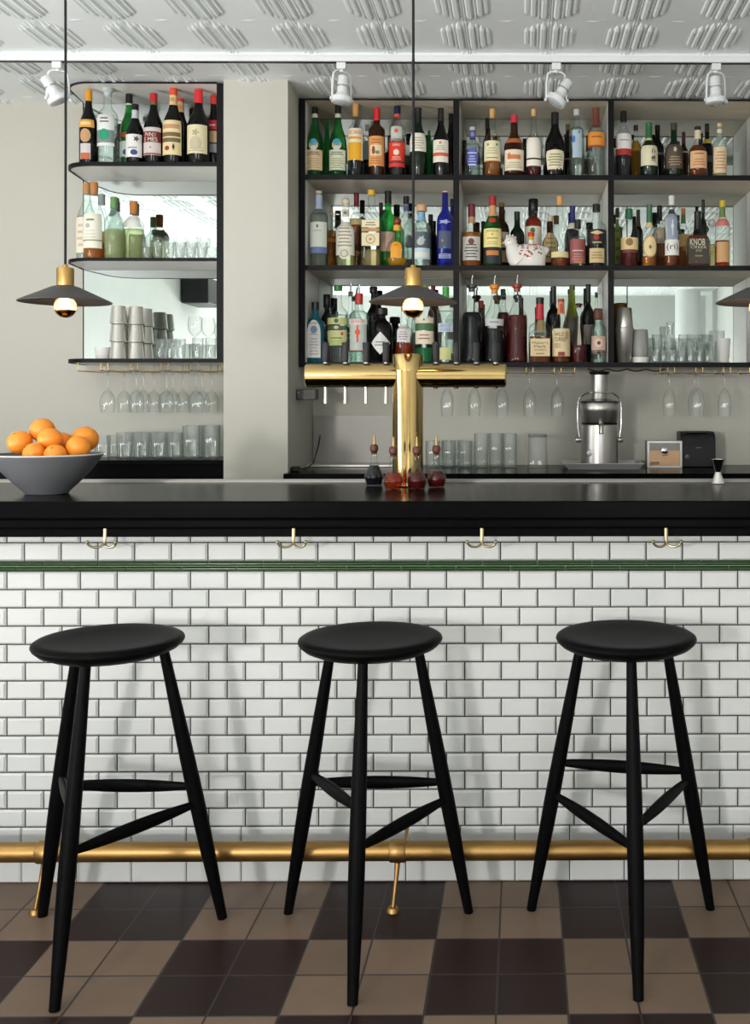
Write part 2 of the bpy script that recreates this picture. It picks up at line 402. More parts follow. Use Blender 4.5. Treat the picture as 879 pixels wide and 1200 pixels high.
# ---------------------------------------------------------------- foot rail
fr = thing('foot_rail', 'long brass foot rail on brackets along the base of the tiled bar', 'foot rail', (0, 2.655, 0))
RZ = ZA(996.5, 2.655)
MB().tube([(BX0, 0, RZ), (BX1, 0, RZ)], .0248, 24).build('pipe', M_oldbrass, fr)
for px in (54, 466.5, 886):
    x = XA(px, 2.655)
    b = MB().lathe([(.0262, -.021), (.0285, -.018), (.0285, .018), (.0262, .021)], (x, 0, RZ), 24, Matrix.Rotation(pi/2, 4, 'Y')).build('bracket', M_oldbrass, fr)
    MB().tube([(x, -.012, RZ-.026), (x-.002, -.022, RZ-.06), (x-.006, -.035, .03), (x-.008, -.04, .008)], [.0075, .0058, .0052, .0055], 10).build('strut', M_oldbrass, b)
    MB().lathe([(.0, .012), (.012, .011), (.016, .005), (.017, 0)][::-1], (x-.008, -.04, 0), 16).build('foot', M_oldbrass, b)
    MB().tube([(x+.018, -.004, RZ+.024), (x+.020, .03, RZ+.038), (x+.021, .116, RZ+.05)], [.004, .0038, .0038], 8).build('wall_stay', M_oldbrass, b)
# ---------------------------------------------------------------- stools
def stool():
    t = thing('bar_stool', '', 'stool', (0, 0, 0), 0, 'three legged black stools at the bar')
    prof = [(0, .693), (.09, .695), (.135, .702), (.160, .713), (.171, .723), (.1735, .7285), (.172, .7335), (.165, .738), (.150, .739), (.115, .7335), (.07, .7295), (.03, .7282), (0, .728)]
    MB().lathe([(max(r, 1e-5), z) for r, z in prof], (0, 0, 0), 48, Matrix.Diagonal((1, .985, 1, 1))).build('seat', M_stool, t, 60)
    tops = []; feet = []
    for a in (-90, 30, 150):
        r = math.radians(a); feet.append(Vector((.266*math.cos(r), .266*math.sin(r), 0))); tops.append(Vector((.122*math.cos(r), .122*math.sin(r), .706)))
    for f_, t_ in zip(feet, tops):
        n = 12; P = [f_.lerp(t_, k/n) for k in range(n+1)]
        R = [.0118+.0072*math.sin(pi*min(1, (k/n)/.86 if k/n < .5 else .58+(k/n-.5)*.84))**1.2 for k in range(n+1)]
        R[-1] = .0118
        lg = MB().tube(P, R, 16, up=(1, 0, 0)).build('leg', M_stool, t)
    def onleg(i, z): return feet[i].lerp(tops[i], z/.706)
    # (leg, height) pairs: back, left, right
    for i, zi, j, zj in ((1, .346, 2, .346), (2, .368, 0, .392), (1, .302, 0, .310)):
        a, b = onleg(i, zi), onleg(j, zj); n = 12
        P = [a.lerp(b, k/n) for k in range(n+1)]
        R = [.0085+.0095*math.sin(pi*k/n)**.9 for k in range(n+1)]
        MB().tube(P, R, 14, (.92, .62), up=(0, 0, 1)).build('stretcher', M_stool, t)
    return t
st = stool()
for i, (x, y, rz, lb) in enumerate([(-.992, 2.458, -2, 'black round wooden stool at the left edge, in front of the fruit bowl end'),
                                    (-.367, 2.475, 0, 'black round wooden stool in the middle, below the brass beer tower'),
                                    (.2535, 2.487, -120, 'black round wooden stool on the right, below the steel juicer')]):
    o = st if i == 0 else copy_tree(st)
    o.location = (x, y, 0); o.rotation_euler = (0, 0, math.radians(rz)); o['label'] = lb
# ---------------------------------------------------------------- back counters
lc = thing('back_counter', 'black back ledge on the left, carrying the ribbed tumblers', 'counter', (0, 0, 0))
LCZ = 1.064
MB().box(XL+.01, PX_L-.002, 4.28, 4.598, LCZ-.022, LCZ).build('worktop', M_black, lc, smooth=0, bevel=.003)
MB().box(XL+.01, PX_L-.004, 4.30, 4.598, LCZ-.30, LCZ-.0225).build('front_panel', M_black, lc, smooth=0)
rc = thing('back_counter', 'black back counter on the right, carrying the steel juicer', 'counter', (0, 0, 0))
RCZ = 1.012
MB().box(PX_R-.0, 1.5, 4.20, 4.279, RCZ-.030, RCZ).box(PX_R+.001, 1.5, 4.279, 4.799, RCZ-.030, RCZ).build('worktop', M_black, rc, smooth=0)
MB().box(PX_R+.01, 1.5, 4.30, 4.798, .0, RCZ-.0305).build('cabinet_body', M_black, rc, smooth=0)
# ---------------------------------------------------------------- right shelf unit
SF, SB = 4.48, 4.80
RX0, RX1 = PX_R+.0025, XA(900, SF)
ZS = [ZA(204.9, SF), ZA(311, SF), ZA(424.6, SF)]       # tops of the three shelves
ru = thing('wall_shelf', 'wide black edged shelf unit full of bottles, right of the pillar', 'shelf', (0, 0, 0))
m_in = .012
def board(x0, x1, z0, z1, name):
    b = MB().box(x0, x1, SF+m_in, SB-.012, z0+.0015, z1).build(name, M_shelf, ru, smooth=0)
    MB().box(x0, x1, SF, SF+m_in-.0003, z0, z1).build('front_edge', M_edge, b, smooth=0)
ZT1 = ZA(111.6, SF); ZT0 = ZA(117.3, SF)
ZT1 = min(ZT1, CH-.016)
board(RX0, RX1, ZT0, ZT1, 'top_board')
for z in ZS[:2]: board(RX0+.026, RX1-.026, z-.021, z, 'shelf_board')
board(RX0, RX1, ZS[2]-.0215, ZS[2], 'shelf_board')
DV = []
for k, (p0, p1) in enumerate(((0, 0), (531.2, 538.2), (712.8, 719.6), (0, 0))):
    if k == 0: a, b = RX0, RX0+.026
    elif k == 3: a, b = RX1-.026, RX1
    else: a, b = XA(p0, SF), XA(p1, SF)
    DV.append((a, b))
    for q, (zb, zt) in enumerate(((ZS[2]+.0005, ZT0-.0005),) if k in (0, 3) else ((ZS[2]+.0005, ZS[1]-.0215), (ZS[1]+.0005, ZS[0]-.0215), (ZS[0]+.0005, ZT0-.0005))):
        s = MB().box(a, b, SF+m_in, SB-.012, zb, zt).build('side_panel' if k in (0, 3) else 'divider', M_shelfw, ru, smooth=0)
        MB().box(a, b, SF, SF+m_in-.0003, zb, zt).build('front_edge', M_edge, s, smooth=0)
for k in range(3):
    a, b = DV[k][1]+.0005, DV[k+1][0]-.0005
    for zb, zt in ((ZS[2]+.0005, ZS[1]-.022), (ZS[1]+.0005, ZS[0]-.022), (ZS[0]+.0005, ZT0-.0005)):
        zr = zt-.0   # a pale rail closes the top of each mirror
        MB().box(a, b, SB-.010, SB-.005, zb, zt).build('mirror', M_mirror, ru, smooth=0)
# ---------------------------------------------------------------- left shelf unit
LF, LB = 4.28, 4.598
LX0, LX1 = XA(82, 4.40), PX_L-.0015
LZ = [(ZA(97, LF), CH-.0135), (ZA(195.2, LF), ZA(190.5, LF)), (ZA(306.3, LF), ZA(302.6, LF)), (ZA(425, LF), ZA(420.3, LF))]
lu = thing('wall_shelf', 'small black edged corner shelf unit with rounded ends, left of the pillar', 'shelf', (0, 0, 0))
LXB = XA(98, 4.585)
def outline(inset):
    r = .13; p = [(LX1-.028, LF+inset)]
    for k in range(13):
        a = -pi/2-(pi/2)*k/12
        p.append((LX0+r+(r-inset)*math.cos(a), LF+r+(r-inset)*math.sin(a)))
    p.append((LXB+inset*.5, LB-.002)); p.append((LX1-.028, LB-.002)); return p
def prism(p, z0, z1):
    n = len(p); return MB().add([(x, y, z0) for x, y in p]+[(x, y, z1) for x, y in p],
        [tuple(range(n)), tuple(range(2*n-1, n-1, -1))]+[(i, (i+1) % n+0, (i+1) % n+n, i+n) for i in range(n)])
for z0, z1 in LZ:
    p = outline(.010); b = prism(p, z0+.002, z1).build('shelf_board', M_shelfw, lu, smooth=0)
    o0 = outline(0)[:-1]; i0 = outline(.0098)[:-1]; n = len(o0); m = MB()
    v = [(x, y, z0) for x, y in o0]+[(x, y, z1) for x, y in o0]+[(x, y, z0) for x, y in i0]+[(x, y, z1) for x, y in i0]
    f = []
    for i in range(n-1):
        f += [(i, i+n, i+1+n, i+1), (i+2*n, i+1+2*n, i+1+3*n, i+3*n), (i+n, i+3*n, i+1+3*n, i+1+n), (i, i+1, i+1+2*n, i+2*n)]
    f += [(0, 2*n, 3*n, n), (n-1, 2*n-1, 4*n-1, 3*n-1)]
    m.add(v, f).build('front_edge', M_edge, b, 30)
s = MB().box(LX1-.0275, LX1, LF+.012, LB-.002, LZ[3][0], LZ[0][1]).build('side_panel', M_shelfw, lu, smooth=0)
MB().box(LX1-.0275, LX1, LF, LF+.0118, LZ[3][0], LZ[0][1]).build('front_edge', M_edge, s, smooth=0)
for k in range(3):
    mr = MB().box(LXB, LX1-.029, LB-.010, LB-.003, LZ[k+1][1]+.0005, LZ[k][0]+.0015).build('mirror', M_mirror, lu, smooth=0)
    MB().box(LXB-.004, LXB-.0003, LB-.012, LB-.003, LZ[k+1][1]+.0005, LZ[k][0]+.0015).build('mirror_edge', M_edge, mr, smooth=0)
# ---------------------------------------------------------------- track lighting
TY = 3.955
tr = thing('track_rail', 'white lighting track across the pressed tin ceiling', 'track', (0, TY, CH))
m = MB().box(XL+.4, XR-.4, -.0175, .0175, -.034, -.0135)
m.build('rail', M_white, tr, smooth=0, bevel=.002)
MB().box(XL+.41, XR-.41, -.0085, .0085, -.0355, -.0341).build('conductor_slot', M_plastic, tr, smooth=0)
MB().box(XL+.4, XR-.4, -.012, .012, -.0133, 0).build('mounting_strip', M_white, tr, smooth=0)
def spot(px, tilt, yawd, lb):
    x = XA(px, TY)
    t = thing('track_spotlight', lb, 'spotlight', (x, TY, CH-.036), 0, 'white spotlights on the ceiling track')
    MB().box(-.018, .018, -.016, .016, -.026, -.0005).build('adapter', M_white, t, smooth=0, bevel=.003)
    R = Matrix.Rotation(math.radians(yawd), 4, 'Z')
    # swivel, bail and gimbal ring with its lamp holder
    zc = -.142
    m = MB().tube([R @ Vector(q) for q in ((-.040, 0, zc), (-.039, 0, -.075), (-.034, 0, -.042), (-.022, 0, -.032), (0, 0, -.030), (.022, 0, -.032), (.034, 0, -.042), (.039, 0, -.075), (.040, 0, zc))], .0042, 8, (1, .6))
    m.tube([(0, 0, -.027), (0, 0, -.036)], .008, 12)
    m.build('bail', M_white, t)
    M = Matrix.Translation((0, 0, zc)) @ R @ Matrix.Rotation(math.radians(tilt), 4, 'Y')
    T = lambda p: M @ Vector(p)
    MB().lathe([(.036, .010), (.0405, .008), (.0415, 0), (.0405, -.010), (.034, -.013), (.0335, -.008), (.034, .006)], (0,0,0), 28, M, caps=False).build('gimbal_ring', M_white, t)
    h = MB().lathe([(.0335, -.009), (.034, -.002), (.028, .014), (.022, .024), (.021, .030), (.021, .088), (.018, .092)], (0,0,0), 24, M).build('lamp_holder', M_white, t)
    MB().lathe([(.0225, .05), (.0225, .054)], (0,0,0), 24, M).build('collar', M_steel, h)
    for s in (-1, 1):
        MB().lathe([(.007, -.004), (.007, .004)], (0,0,0), 12, Matrix.Translation((0, 0, zc)) @ R @ Matrix.Translation((s*.0435, 0, 0)) @ Matrix.Rotation(pi/2, 4, 'Y')).build('pivot_knob', M_white, t)
    MB().lathe([(.029, -.0145), (.0325, -.012)], (0,0,0), 20, M).build('lens', mat('lamp_lens', (190, 194, 196), .2), h)
    return t
spot(68, -30, 20, 'white track spotlight at the left edge, beside the pendant cord')
spot(400.5, 4, 35, 'white track spotlight hanging just right of the pillar')
spot(652, 32, 10, 'white track spotlight tilted in front of the middle of the wide shelf')
spot(839, -3, 15, 'white track spotlight at the right edge of the ceiling track')
# ---------------------------------------------------------------- pendants
PY = 2.93
def pendant():
    t = thing('pendant_lamp', '', 'lamp', (0, PY, 0), 0, 'charcoal disc pendants over the bar')
    zr = ZA(354.5, PY)
    zs0 = zr+.048; zs1 = zs0+.050
    MB().tube([(0, 0, zs1), (.001, 0, zs1+.4), (0, 0, CH-.02)], .0038, 8).build('cord', M_cord, t)
    MB().lathe([(.055, CH-.022), (.055, CH)], (0,0,0), 24).build('canopy', M_shade, t)
    MB().lathe([(.023, zs0-.004), (.0235, zs0), (.0235, zs1-.003), (.021, zs1), (.008, zs1+.001), (.007, zs1+.008), (.005, zs1+.010)], (0,0,0), 28).build('socket', M_satbrass, t)
    pr = [(.024, zr+.047), (.040, zr+.042), (.065, zr+.030), (.095, zr+.016), (.121, zr+.004), (.126, zr+.0005), (.1255, zr-.001), (.120, zr+.0005), (.094, zr+.0125), (.064, zr+.0265), (.040, zr+.037), (.022, zr+.043)]
    MB().lathe(pr, (0,0,0), 56, caps=False).build('shade', M_shade, t)
    zb = zr-.014; r = .031
    up = [(max(1e-5, r*math.sin(a)), zb-r*math.cos(a)) for a in [pi/2-.32+k*(pi/2+.19)/10 for k in range(11)]]+[(.013, zb+.034), (.013, zb+.052)]
    bu = MB().lathe(up, (0,0,0), 28, caps=False).build('bulb', M_bulb, t)
    lo = [(max(1e-5, r*math.sin(a)), zb-r*math.cos(a)) for a in [k*(pi/2-.32)/9 for k in range(10)]]
    MB().lathe(lo, (0,0,0), 28, caps=False).build('bulb_crown', mat('gold_mirror', (222, 170, 80), .08, metal=1), bu)['label'] = 'gold mirrored lower half of the bulb'
    MB().lathe([(1e-5, zb+.004), (.009, zb+.008), (.012, zb+.016), (.009, zb+.024), (1e-5, zb+.028)], (0,0,0), 14).build('filament', mat('glowing_filament', (255, 214, 160), .5, emit=((255, 214, 170), 90)), bu)
    return t
pn = pendant()
for i, (px, lb) in enumerate([(76.6, 'lit charcoal disc pendant lamp at the left edge, beside the corner shelf'), (484.2, 'lit charcoal disc pendant lamp hanging above the brass beer tower'), (890.5, 'charcoal disc pendant lamp cut by the right edge of the picture')]):
    o = pn if i == 0 else copy_tree(pn); o.location.x = XA(px, PY); o['label'] = lb
    l = bpy.data.lights.new('bulb_light', 'POINT'); l.energy = 1.6; l.color = (1, .72, .42); l.shadow_soft_size = .03
    lo_ = bpy.data.objects.new('bulb_light', l); C.objects.link(lo_); lo_.parent = o; lo_.location = (0, 0, ZA(354.5, PY)-.014+.006)
# ---------------------------------------------------------------- bottles
PROF = {
 'std':   [(0,.92),(.012,1),(.57,1),(.62,.97),(.67,.86),(.71,.63),(.745,.44),(.79,.37),(1,.34)],
 'slope': [(0,.93),(.012,1),(.44,1),(.52,.94),(.60,.76),(.68,.54),(.76,.40),(.84,.34),(1,.31)],
 'vermouth': [(0,.95),(.012,1),(.50,1),(.56,.95),(.63,.78),(.70,.55),(.76,.42),(.82,.36),(1,.34)],
 'bord':  [(0,.93),(.012,1),(.60,1),(.65,.94),(.69,.74),(.72,.50),(.755,.39),(1,.36)],
 'tall':  [(0,.93),(.012,1),(.50,1),(.55,.92),(.61,.66),(.67,.45),(.74,.36),(1,.31)],
 'cyl':   [(0,.95),(.012,1),(.64,1),(.68,.98),(.715,.86),(.74,.60),(.765,.42),(.80,.37),(1,.36)],
 'squat': [(0,.92),(.02,1),(.47,1),(.53,.95),(.59,.78),(.645,.50),(.70,.35),(1,.31)],
 'bell':  [(0,.98),(.02,1.03),(.08,1.0),(.20,.90),(.42,.90),(.55,.96),(.60,.92),(.66,.66),(.74,.40),(.84,.31),(1,.30)],
 'round': [(0,.62),(.03,.80),(.12,.96),(.26,1),(.38,.97),(.48,.80),(.55,.52),(.61,.36),(1,.32)],
 'shoulder': [(0,.94),(.012,1),(.50,1),(.545,.97),(.575,.86),(.60,.62),(.64,.40),(.72,.34),(1,.32)],
 'apoth': [(0,.95),(.015,1),(.58,1),(.66,.95),(.73,.76),(.78,.46),(.83,.36),(1,.34)],
 'flask': [(0,.94),(.012,1),(.46,1),(.52,.96),(.57,.80),(.61,.52),(.65,.34),(.72,.30),(1,.28)],
 'cone':  [(0,.94),(.012,1),(.36,1),(.42,.92),(.50,.70),(.58,.50),(.68,.38),(.80,.33),(1,.31)],
}
PLACED = []
def bottle(bay, cx, top, wd, kind, glass, lab_text, cap=None, labels=(), liq=None, fill=None, row='f', sq=0, ys=1.0, pour=False, dx=0):
    ox, oy, s, zs, Yf, grp = bay
    px = ox+cx/s
    Y = Yf+{'f': .075, 'm': .15, 'b': .225}[row]
    X = XA(px, Y)
    R = wd/s/2*Y/F
    R = min(R, .05)
    Z = lambda y: ZA(oy+y/s, Y)-zs
    H = Z(top)
    t = thing('liquor_bottle', lab_text, 'bottle', (X, Y, zs), 0, grp); PLACED.append([t, R*(1.05 if kind == 'bell' else 1.01), zs, row])
    P = PROF[kind]
    zc = Z(cap[2]) if cap else H
    def rad(z):
        q = z/H
        for (a, ra), (b, rb) in zip(P, P[1:]):
            if a <= q <= b: return R*(ra+(rb-ra)*(q-a)/(b-a))
        return R*P[-1][1]
    ctype = cap[0] if cap else None
    zt = H if not cap else (zc+.006 if ctype in ('ball', 'wood', 'stopper') else min(H-.002, zc+.8*(H-zc)))
    nseg = 28
    fine = [(q*H, r*R) for q, r in P]
    pts = [(r, z) for z, r in fine if z < zt-.001]+[(rad(zt), zt)]
    def scale_sq(z):  # squareness fades to a round neck
        return sq if rad(z) > R*.55 else 0
    if sq:
        m = MB(); 
        base = [p for p in pts if p[0] > R*.55]; neck = [p for p in pts if p[0] <= R*.55]
        m2 = MB(); m2.lathe(base, seg=nseg, sq=sq, ys=ys)
        ringv = len(m2.v)-nseg
        m2.lathe(neck, seg=nseg)
        m2.f = [f for f in m2.f if len(f) == 4]
        n0 = len(base)*nseg
        for k in range(nseg):
            k2 = (k+1) % nseg; m2.f.append((n0-nseg+k, n0-nseg+k2, n0+k2, n0+k))
        m2.f.append(tuple(range(nseg-1, -1, -1))); m2.f.append(tuple(n0+(len(neck)-1)*nseg+k for k in range(nseg)))
        m = m2
    else:
        m = MB().lathe(pts, seg=nseg)
    m.build('glass_body', GL[glass], t, 50)
    if liq:
        zf = min(Z(fill), zt-.004)
        lp = [(max(.003, r*.93-.0006), max(z, .004)) for r, z in pts if z < zf-.002]+[(max(.003, rad(zf)*.93-.0006), zf)]
        if sq:
            lp = [p for p in lp if p[0] > R*.5]
            ml = MB().lathe(lp, seg=nseg, sq=sq, ys=ys)
        else: ml = MB().lathe(lp, seg=nseg)
        ml.build('liquid', LQ[liq], t, 50)
    if cap:
        cr = max(rad(zc), rad(H*.97))
        cm = MB(); c3 = cap[1]
        if ctype == 'cork':
            cm.lathe([(cr*.98, zc), (cr*1.02, H-.003), (cr*.95, H)], seg=16); o = cm.build('cork', mat('cork_%d_%d_%d' % c3, c3, .8, noise=.18, nscale=150), t)
        elif ctype == 'ball':
            rr = (H-zc)/2; cm.ball((0, 0, zc+rr), rr, 20); cm.lathe([(cr, zc-.002), (cr*1.1, zc+.004)], seg=16); cm.build('stopper', mat('cap_%d_%d_%d' % c3, c3, .3), t)
        elif ctype == 'wood':
            rr = cr*1.55; cm.lathe([(rr*.9, zc), (rr, zc+.003), (rr, H-.004), (rr*.86, H)], seg=20); cm.build('stopper', mat('cap_%d_%d_%d' % c3, c3, .45), t)
        elif ctype == 'stopper':
            rr = cr*1.5; cm.lathe([(cr*.9, zc), (cr, zc+.4*(H-zc)), (rr, zc+.55*(H-zc)), (rr, H-.004), (rr*.8, H)], seg=18); cm.build('stopper', mat('cap_%d_%d_%d' % c3, c3, .3), t)
        else:  # screw cap or foil sleeve following the neck
            n = 6; q = [(rad(zc+(H-zc)*k/n)*1.06+.0006, zc+(H-zc)*k/n) for k in range(n)]
            q += [(q[-1][0]*1.04, H-.010), (q[-1][0]*1.04, H-.002), (q[-1][0]*.9, H)]
            cm.lathe(q, seg=20); cm.build('foil' if ctype == 'foil' else 'cap', mat('cap_%d_%d_%d' % c3, c3, .38), t)
    if pour:
        pm = MB().tube([(0, 0, H-.002), (0, 0, H+.022), (.004, -.002, H+.040)], [.0045, .004, .0032], 10); pm.build('pourer', M_chrome, t)
    front = -R*ys
    def patch(z0, z1, half, eps, dxx=0.0, shape=None):
        mm = MB()
        if shape:
            kx, kz, hw, hh = shape   # outline in label plane
            pts2 = kx
            nsub = max(1, round(30/len(pts2)))
            pts2 = [(a[0]+(b[0]-a[0])*q/nsub, a[1]+(b[1]-a[1])*q/nsub) for a, b in zip(pts2, pts2[1:]+pts2[:1]) for q in range(nsub)]
            n = len(pts2); v = []; f = []; NR = 5
            def put(u, q):
                zz = kz+q*hh; xx = dxx+u*hw
                if sq and rad(max(0, zz)) > R*.7: v.append((xx, front-eps, zz))
                else:
                    r = rad(max(0, zz))+eps; a = xx/r; v.append((r*math.sin(a), -r*math.cos(a), zz))
            for j in range(1, NR+1):
                for u, q in pts2: put(u*j/NR, q*j/NR)
            put(0, 0)
            for i in range(n):
                i2 = (i+1) % n; f.append((NR*n, i, i2))
                for j in range(NR-1): f.append((j*n+i, (j+1)*n+i, (j+1)*n+i2, j*n+i2))
            return mm.add(v, f)
        if sq and rad((z0+z1)/2) > R*.7:
            hw = R*min(half, 66)/62*.86
            return mm.add([(-hw+dxx, front-eps, z0), (hw+dxx, front-eps, z0), (hw+dxx, front-eps, z1), (-hw+dxx, front-eps, z1)], [(0, 1, 2, 3)])
        na = 12; nz = 12; v = []; f = []
        for j in range(nz+1):
            z = z0+(z1-z0)*j/nz; r = rad(z)+eps
            for i in range(na+1):
                a = math.radians(-half+2*half*i/na)+dxx/max(r, .01); v.append((r*math.sin(a), -r*math.cos(a), z))
        for j in range(nz):
            for i in range(na):
                q = j*(na+1)+i; f.append((q, q+1, q+na+2, q+na+1))
        return mm.add(v, f)
    CIRC = [(math.cos(2*pi*k/20), math.sin(2*pi*k/20)) for k in range(20)]
    DIA = [(0, -1), (1, 0), (0, 1), (-1, 0)]
    TOMB = [(-1, -1), (1, -1), (1, .3)]+[(math.cos(a), .3+.7*math.sin(a)) for a in [pi*k/10 for k in range(1, 10)]]+[(-1, .3)]
    TAPER = [(-.78, -1), (.78, -1), (1, .55), (.85, .95), (0, 1.05), (-.85, .95), (-1, .55)]
    STAR = [((1 if k % 2 == 0 else .5)*math.cos(2*pi*k/10), (1 if k % 2 == 0 else .5)*math.sin(2*pi*k/10)) for k in range(10)]
    FIG = [(-.25, -1), (.25, -1), (.35, -.2), (.8, .1), (.7, .4), (.3, .5), (.35, .9), (0, 1.05), (-.3, .9), (-.3, .5), (-.8, .3), (-.7, 0), (-.35, -.1)]
    SH = {'disc': CIRC, 'diamond': DIA, 'tomb': TOMB, 'taper': TAPER, 'star': STAR, 'figure': FIG}
    for L in labels:
        y0, y1, col = L[0], L[1], L[2]; half = L[3] if len(L) > 3 and L[3] else 64; marks = L[4] if len(L) > 4 else ()
        form = L[5] if len(L) > 5 else None
        z1, z0 = Z(y0), Z(y1); z0 = max(z0, .003)
        if form: lb = patch(0, 0, 0, .0008, 0, (SH[form], (z0+z1)/2, R*math.radians(half)*(1.0 if not sq else .8), (z1-z0)/2))
        else: lb = patch(z0, z1, half, .0007)
        lo = lb.build('label', paint(col), t, 60)
        for e, mk in enumerate(marks):
            k = mk[0]; ep = .0011+.0002*e
            if k == 'band':
                patch(Z(mk[2]), Z(mk[1]), mk[4] if len(mk) > 4 else half, ep).build('label_band', paint(mk[3]), lo, 60)
            elif k == 'text':
                _, yc, hh, ww, tc, tx = mk[:6]; xo = (mk[6]/s*Y/F) if len(mk) > 6 else 0
                zz = Z(yc); hz = hh/s*Y/F; wz = ww/s*Y/F
                (text_mb(tx, wz, hz, zz, y=front, x0=xo, eps=ep) if sq and rad(zz) > R*.7 else text_mb(tx, wz, hz, zz, r=rad(zz), x0=xo, eps=ep)).build('lettering', paint(tc), lo, 0)
            elif k == 'strokes':
                _, yc, hh, ww, tc, lst, xo = mk; ms = MB(); zc_ = Z(yc); hz = hh/s*Y/F/2; wz = ww/s*Y/F/2; xo = xo/s*Y/F
                for pl in lst:
                    for (a0, b0), (a1, b1) in zip(pl, pl[1:]):
                        p0 = Vector((a0*wz+xo, b0*hz)); p1 = Vector((a1*wz+xo, b1*hz)); dd = (p1-p0).normalized(); nn = Vector((-dd.y, dd.x))*.0021; dd = dd*.0012
                        cs = [p0-dd+nn, p0-dd-nn, p1+dd-nn*.6, p1+dd+nn*.6]; vv = []
                        for c_ in cs:
                            r = rad(zc_+c_.y)+ep; vv.append((r*math.sin(c_.x/r), -r*math.cos(c_.x/r), zc_+c_.y))
                        ms.add(vv, [(0, 1, 2, 3)])
                ms.build('lettering', paint(tc), lo, 0)
            elif k == 'lines':
                _, ya, yb, n, tc, hf = mk
                ml = MB()
                for q in range(n):
                    zz = Z(ya+(yb-ya)*(q+.5)/n); hh = abs(Z(ya)-Z(yb))/n*.2
                    ml2 = patch(zz-hh, zz+hh, hf*(.7+.3*((q*7) % 3)/2), ep); ml.add(ml2.v, ml2.f)
                ml.build('small_print', paint(tc), lo, 0)
            else:
                _, yc, xr, zr, tc = mk[:5]; xo = (mk[5]/s*Y/F) if len(mk) > 5 else 0
                patch(0, 0, 0, ep, xo, (SH[k], Z(yc), xr/s*Y/F, zr/s*Y/F)).build('emblem', paint(tc), lo, 60)
    return t
S1, S2, S3 = ZS
G1, G2, G3 = 'bottles on the top shelf of the wide unit', 'bottles on the middle shelf of the wide unit', 'bottles on the bottom shelf of the wide unit'
A = (340, 100, 4.395, S1, SF, G1); B = (530, 100, 4.626, S1, SF, G1); D = (700, 110, 5.456, S1, SF, G1)
E = (345, 205, 4.395, S2, SF, G2); G = (530, 205, 4.395, S2, SF, G2); H_ = (700, 110, 5.456, S2, SF, G2)
I = (345, 310, 4.395, S3, SF, G3); J = (530, 315, 4.395, S3, SF, G3)
K = (40, 80, 3.6625, LZ[1][1], LF, 'bottles on the top shelf of the corner unit')
K2 = (40, 80, 3.6625, LZ[2][1], LF, 'bottles on the middle shelf of the corner unit')
OFF = (238, 233, 216); CREAM = (236, 226, 190); PEACH = (226, 196, 156); INK = (40, 36, 34); RED = (206, 40, 36); GREY = (120, 114, 104); BRN = (122, 82, 48)
BLK = (18, 18, 20)
# --- top shelf, left bay
for cx, top, col, t in ((128, 117, PEACH, 'green bottle with beige label, first from the left on the wide unit’s top shelf'), (247, 105, (222, 230, 204), 'green bottle with pale green label and eagle globe, second on the wide unit’s top shelf')):
    bottle(A, cx, top, 90, 'slope', 'green', t, ('foil', BLK, 152), [(152, 172, (210, 206, 190), 180),
        (343, 447, col, 66, [('lines', 352, 372, 2, (90, 80, 64), 52), ('lines', 385, 440, 5, (176, 160, 124), 44)]),
        (288, 346, (206, 220, 206), 32, [('disc', 305, 22, 18, (70, 164, 190)), ('star', 318, 9, 12, (232, 160, 60), -14), ('star', 318, 9, 12, (232, 160, 60), 14)], 'disc')], 'ink', 330)
bottle(A, 338, 97, 84, 'bord', 'clear', 'clear bottle with bright yellow label and tall cork, third on the wide unit’s top shelf', ('cork', (214, 160, 92), 165),
       [(232, 395, (240, 232, 208), 66, [('band', 275, 288, (226, 168, 50), 50), ('band', 305, 395, (238, 176, 36), 50), ('text', 254, 20, 74, (200, 60, 48), 'LVCANO')])], 'ink', 395)
bottle(A, 447, 120, 84, 'cyl', 'brown', 'dark bottle with red cap and orange picture label, top shelf', ('foil', RED, 186),
       [(272, 425, (226, 158, 92), 68, [('band', 318, 372, (234, 216, 176), 44), ('disc', 345, 9, 22, (150, 58, 36), -12), ('disc', 356, 12, 9, (120, 140, 70), 8), ('lines', 285, 312, 2, (170, 92, 44), 40), ('lines', 380, 418, 3, (188, 110, 56), 40)])], 'ink', 236)
bottle(A, 552, 110, 86, 'cyl', 'clear', 'clear bottle with navy cap and bright red label, top shelf', ('cap', (34, 36, 66), 152), [(152, 168, (220, 96, 80), 180),
       (222, 285, (196, 200, 192), 40, [('star', 246, 16, 16, (222, 80, 60))]), (276, 304, (70, 70, 72), 68, [('text', 291, 14, 66, (214, 206, 190), 'RAMAZZOTTI')]),
       (304, 430, (222, 56, 36), 68, [('text', 318, 12, 40, (240, 226, 200), 'AMARO'), ('disc', 356, 15, 15, (244, 220, 196)), ('lines', 376, 396, 2, (240, 180, 160), 40), ('band', 402, 410, (60, 44, 70))])], 'ink', 300)
bottle(A, 660, 118, 88, 'vermouth', 'dgreen', 'dark green wine bottle with cream label behind the pendant cord', ('foil', BLK, 200),
       [(128, 195, (206, 202, 196), 40), (255, 350, OFF, 70, [('lines', 275, 340, 5, (170, 160, 140), 44)])], 'ink', 350)
bottle(A, 777, 120, 82, 'vermouth', 'black', 'black bottle with white label crossed by a red band, right of the pendant cord', ('foil', BLK, 190),
       [(290, 405, OFF, 68, [('band', 356, 374, (214, 96, 70)), ('disc', 306, 7, 7, (220, 120, 90)), ('lines', 318, 346, 3, (170, 160, 140), 36)])])
bottle(A, 828, 130, 62, 'vermouth', 'black', 'black bottle half hidden at the right end of the first top bay', ('foil', BLK, 200), row='b')
bottle(A, 190, 190, 60, 'slope', 'bgreen', 'green bottle glimpsed behind and between the first two green bottles', None, row='b')
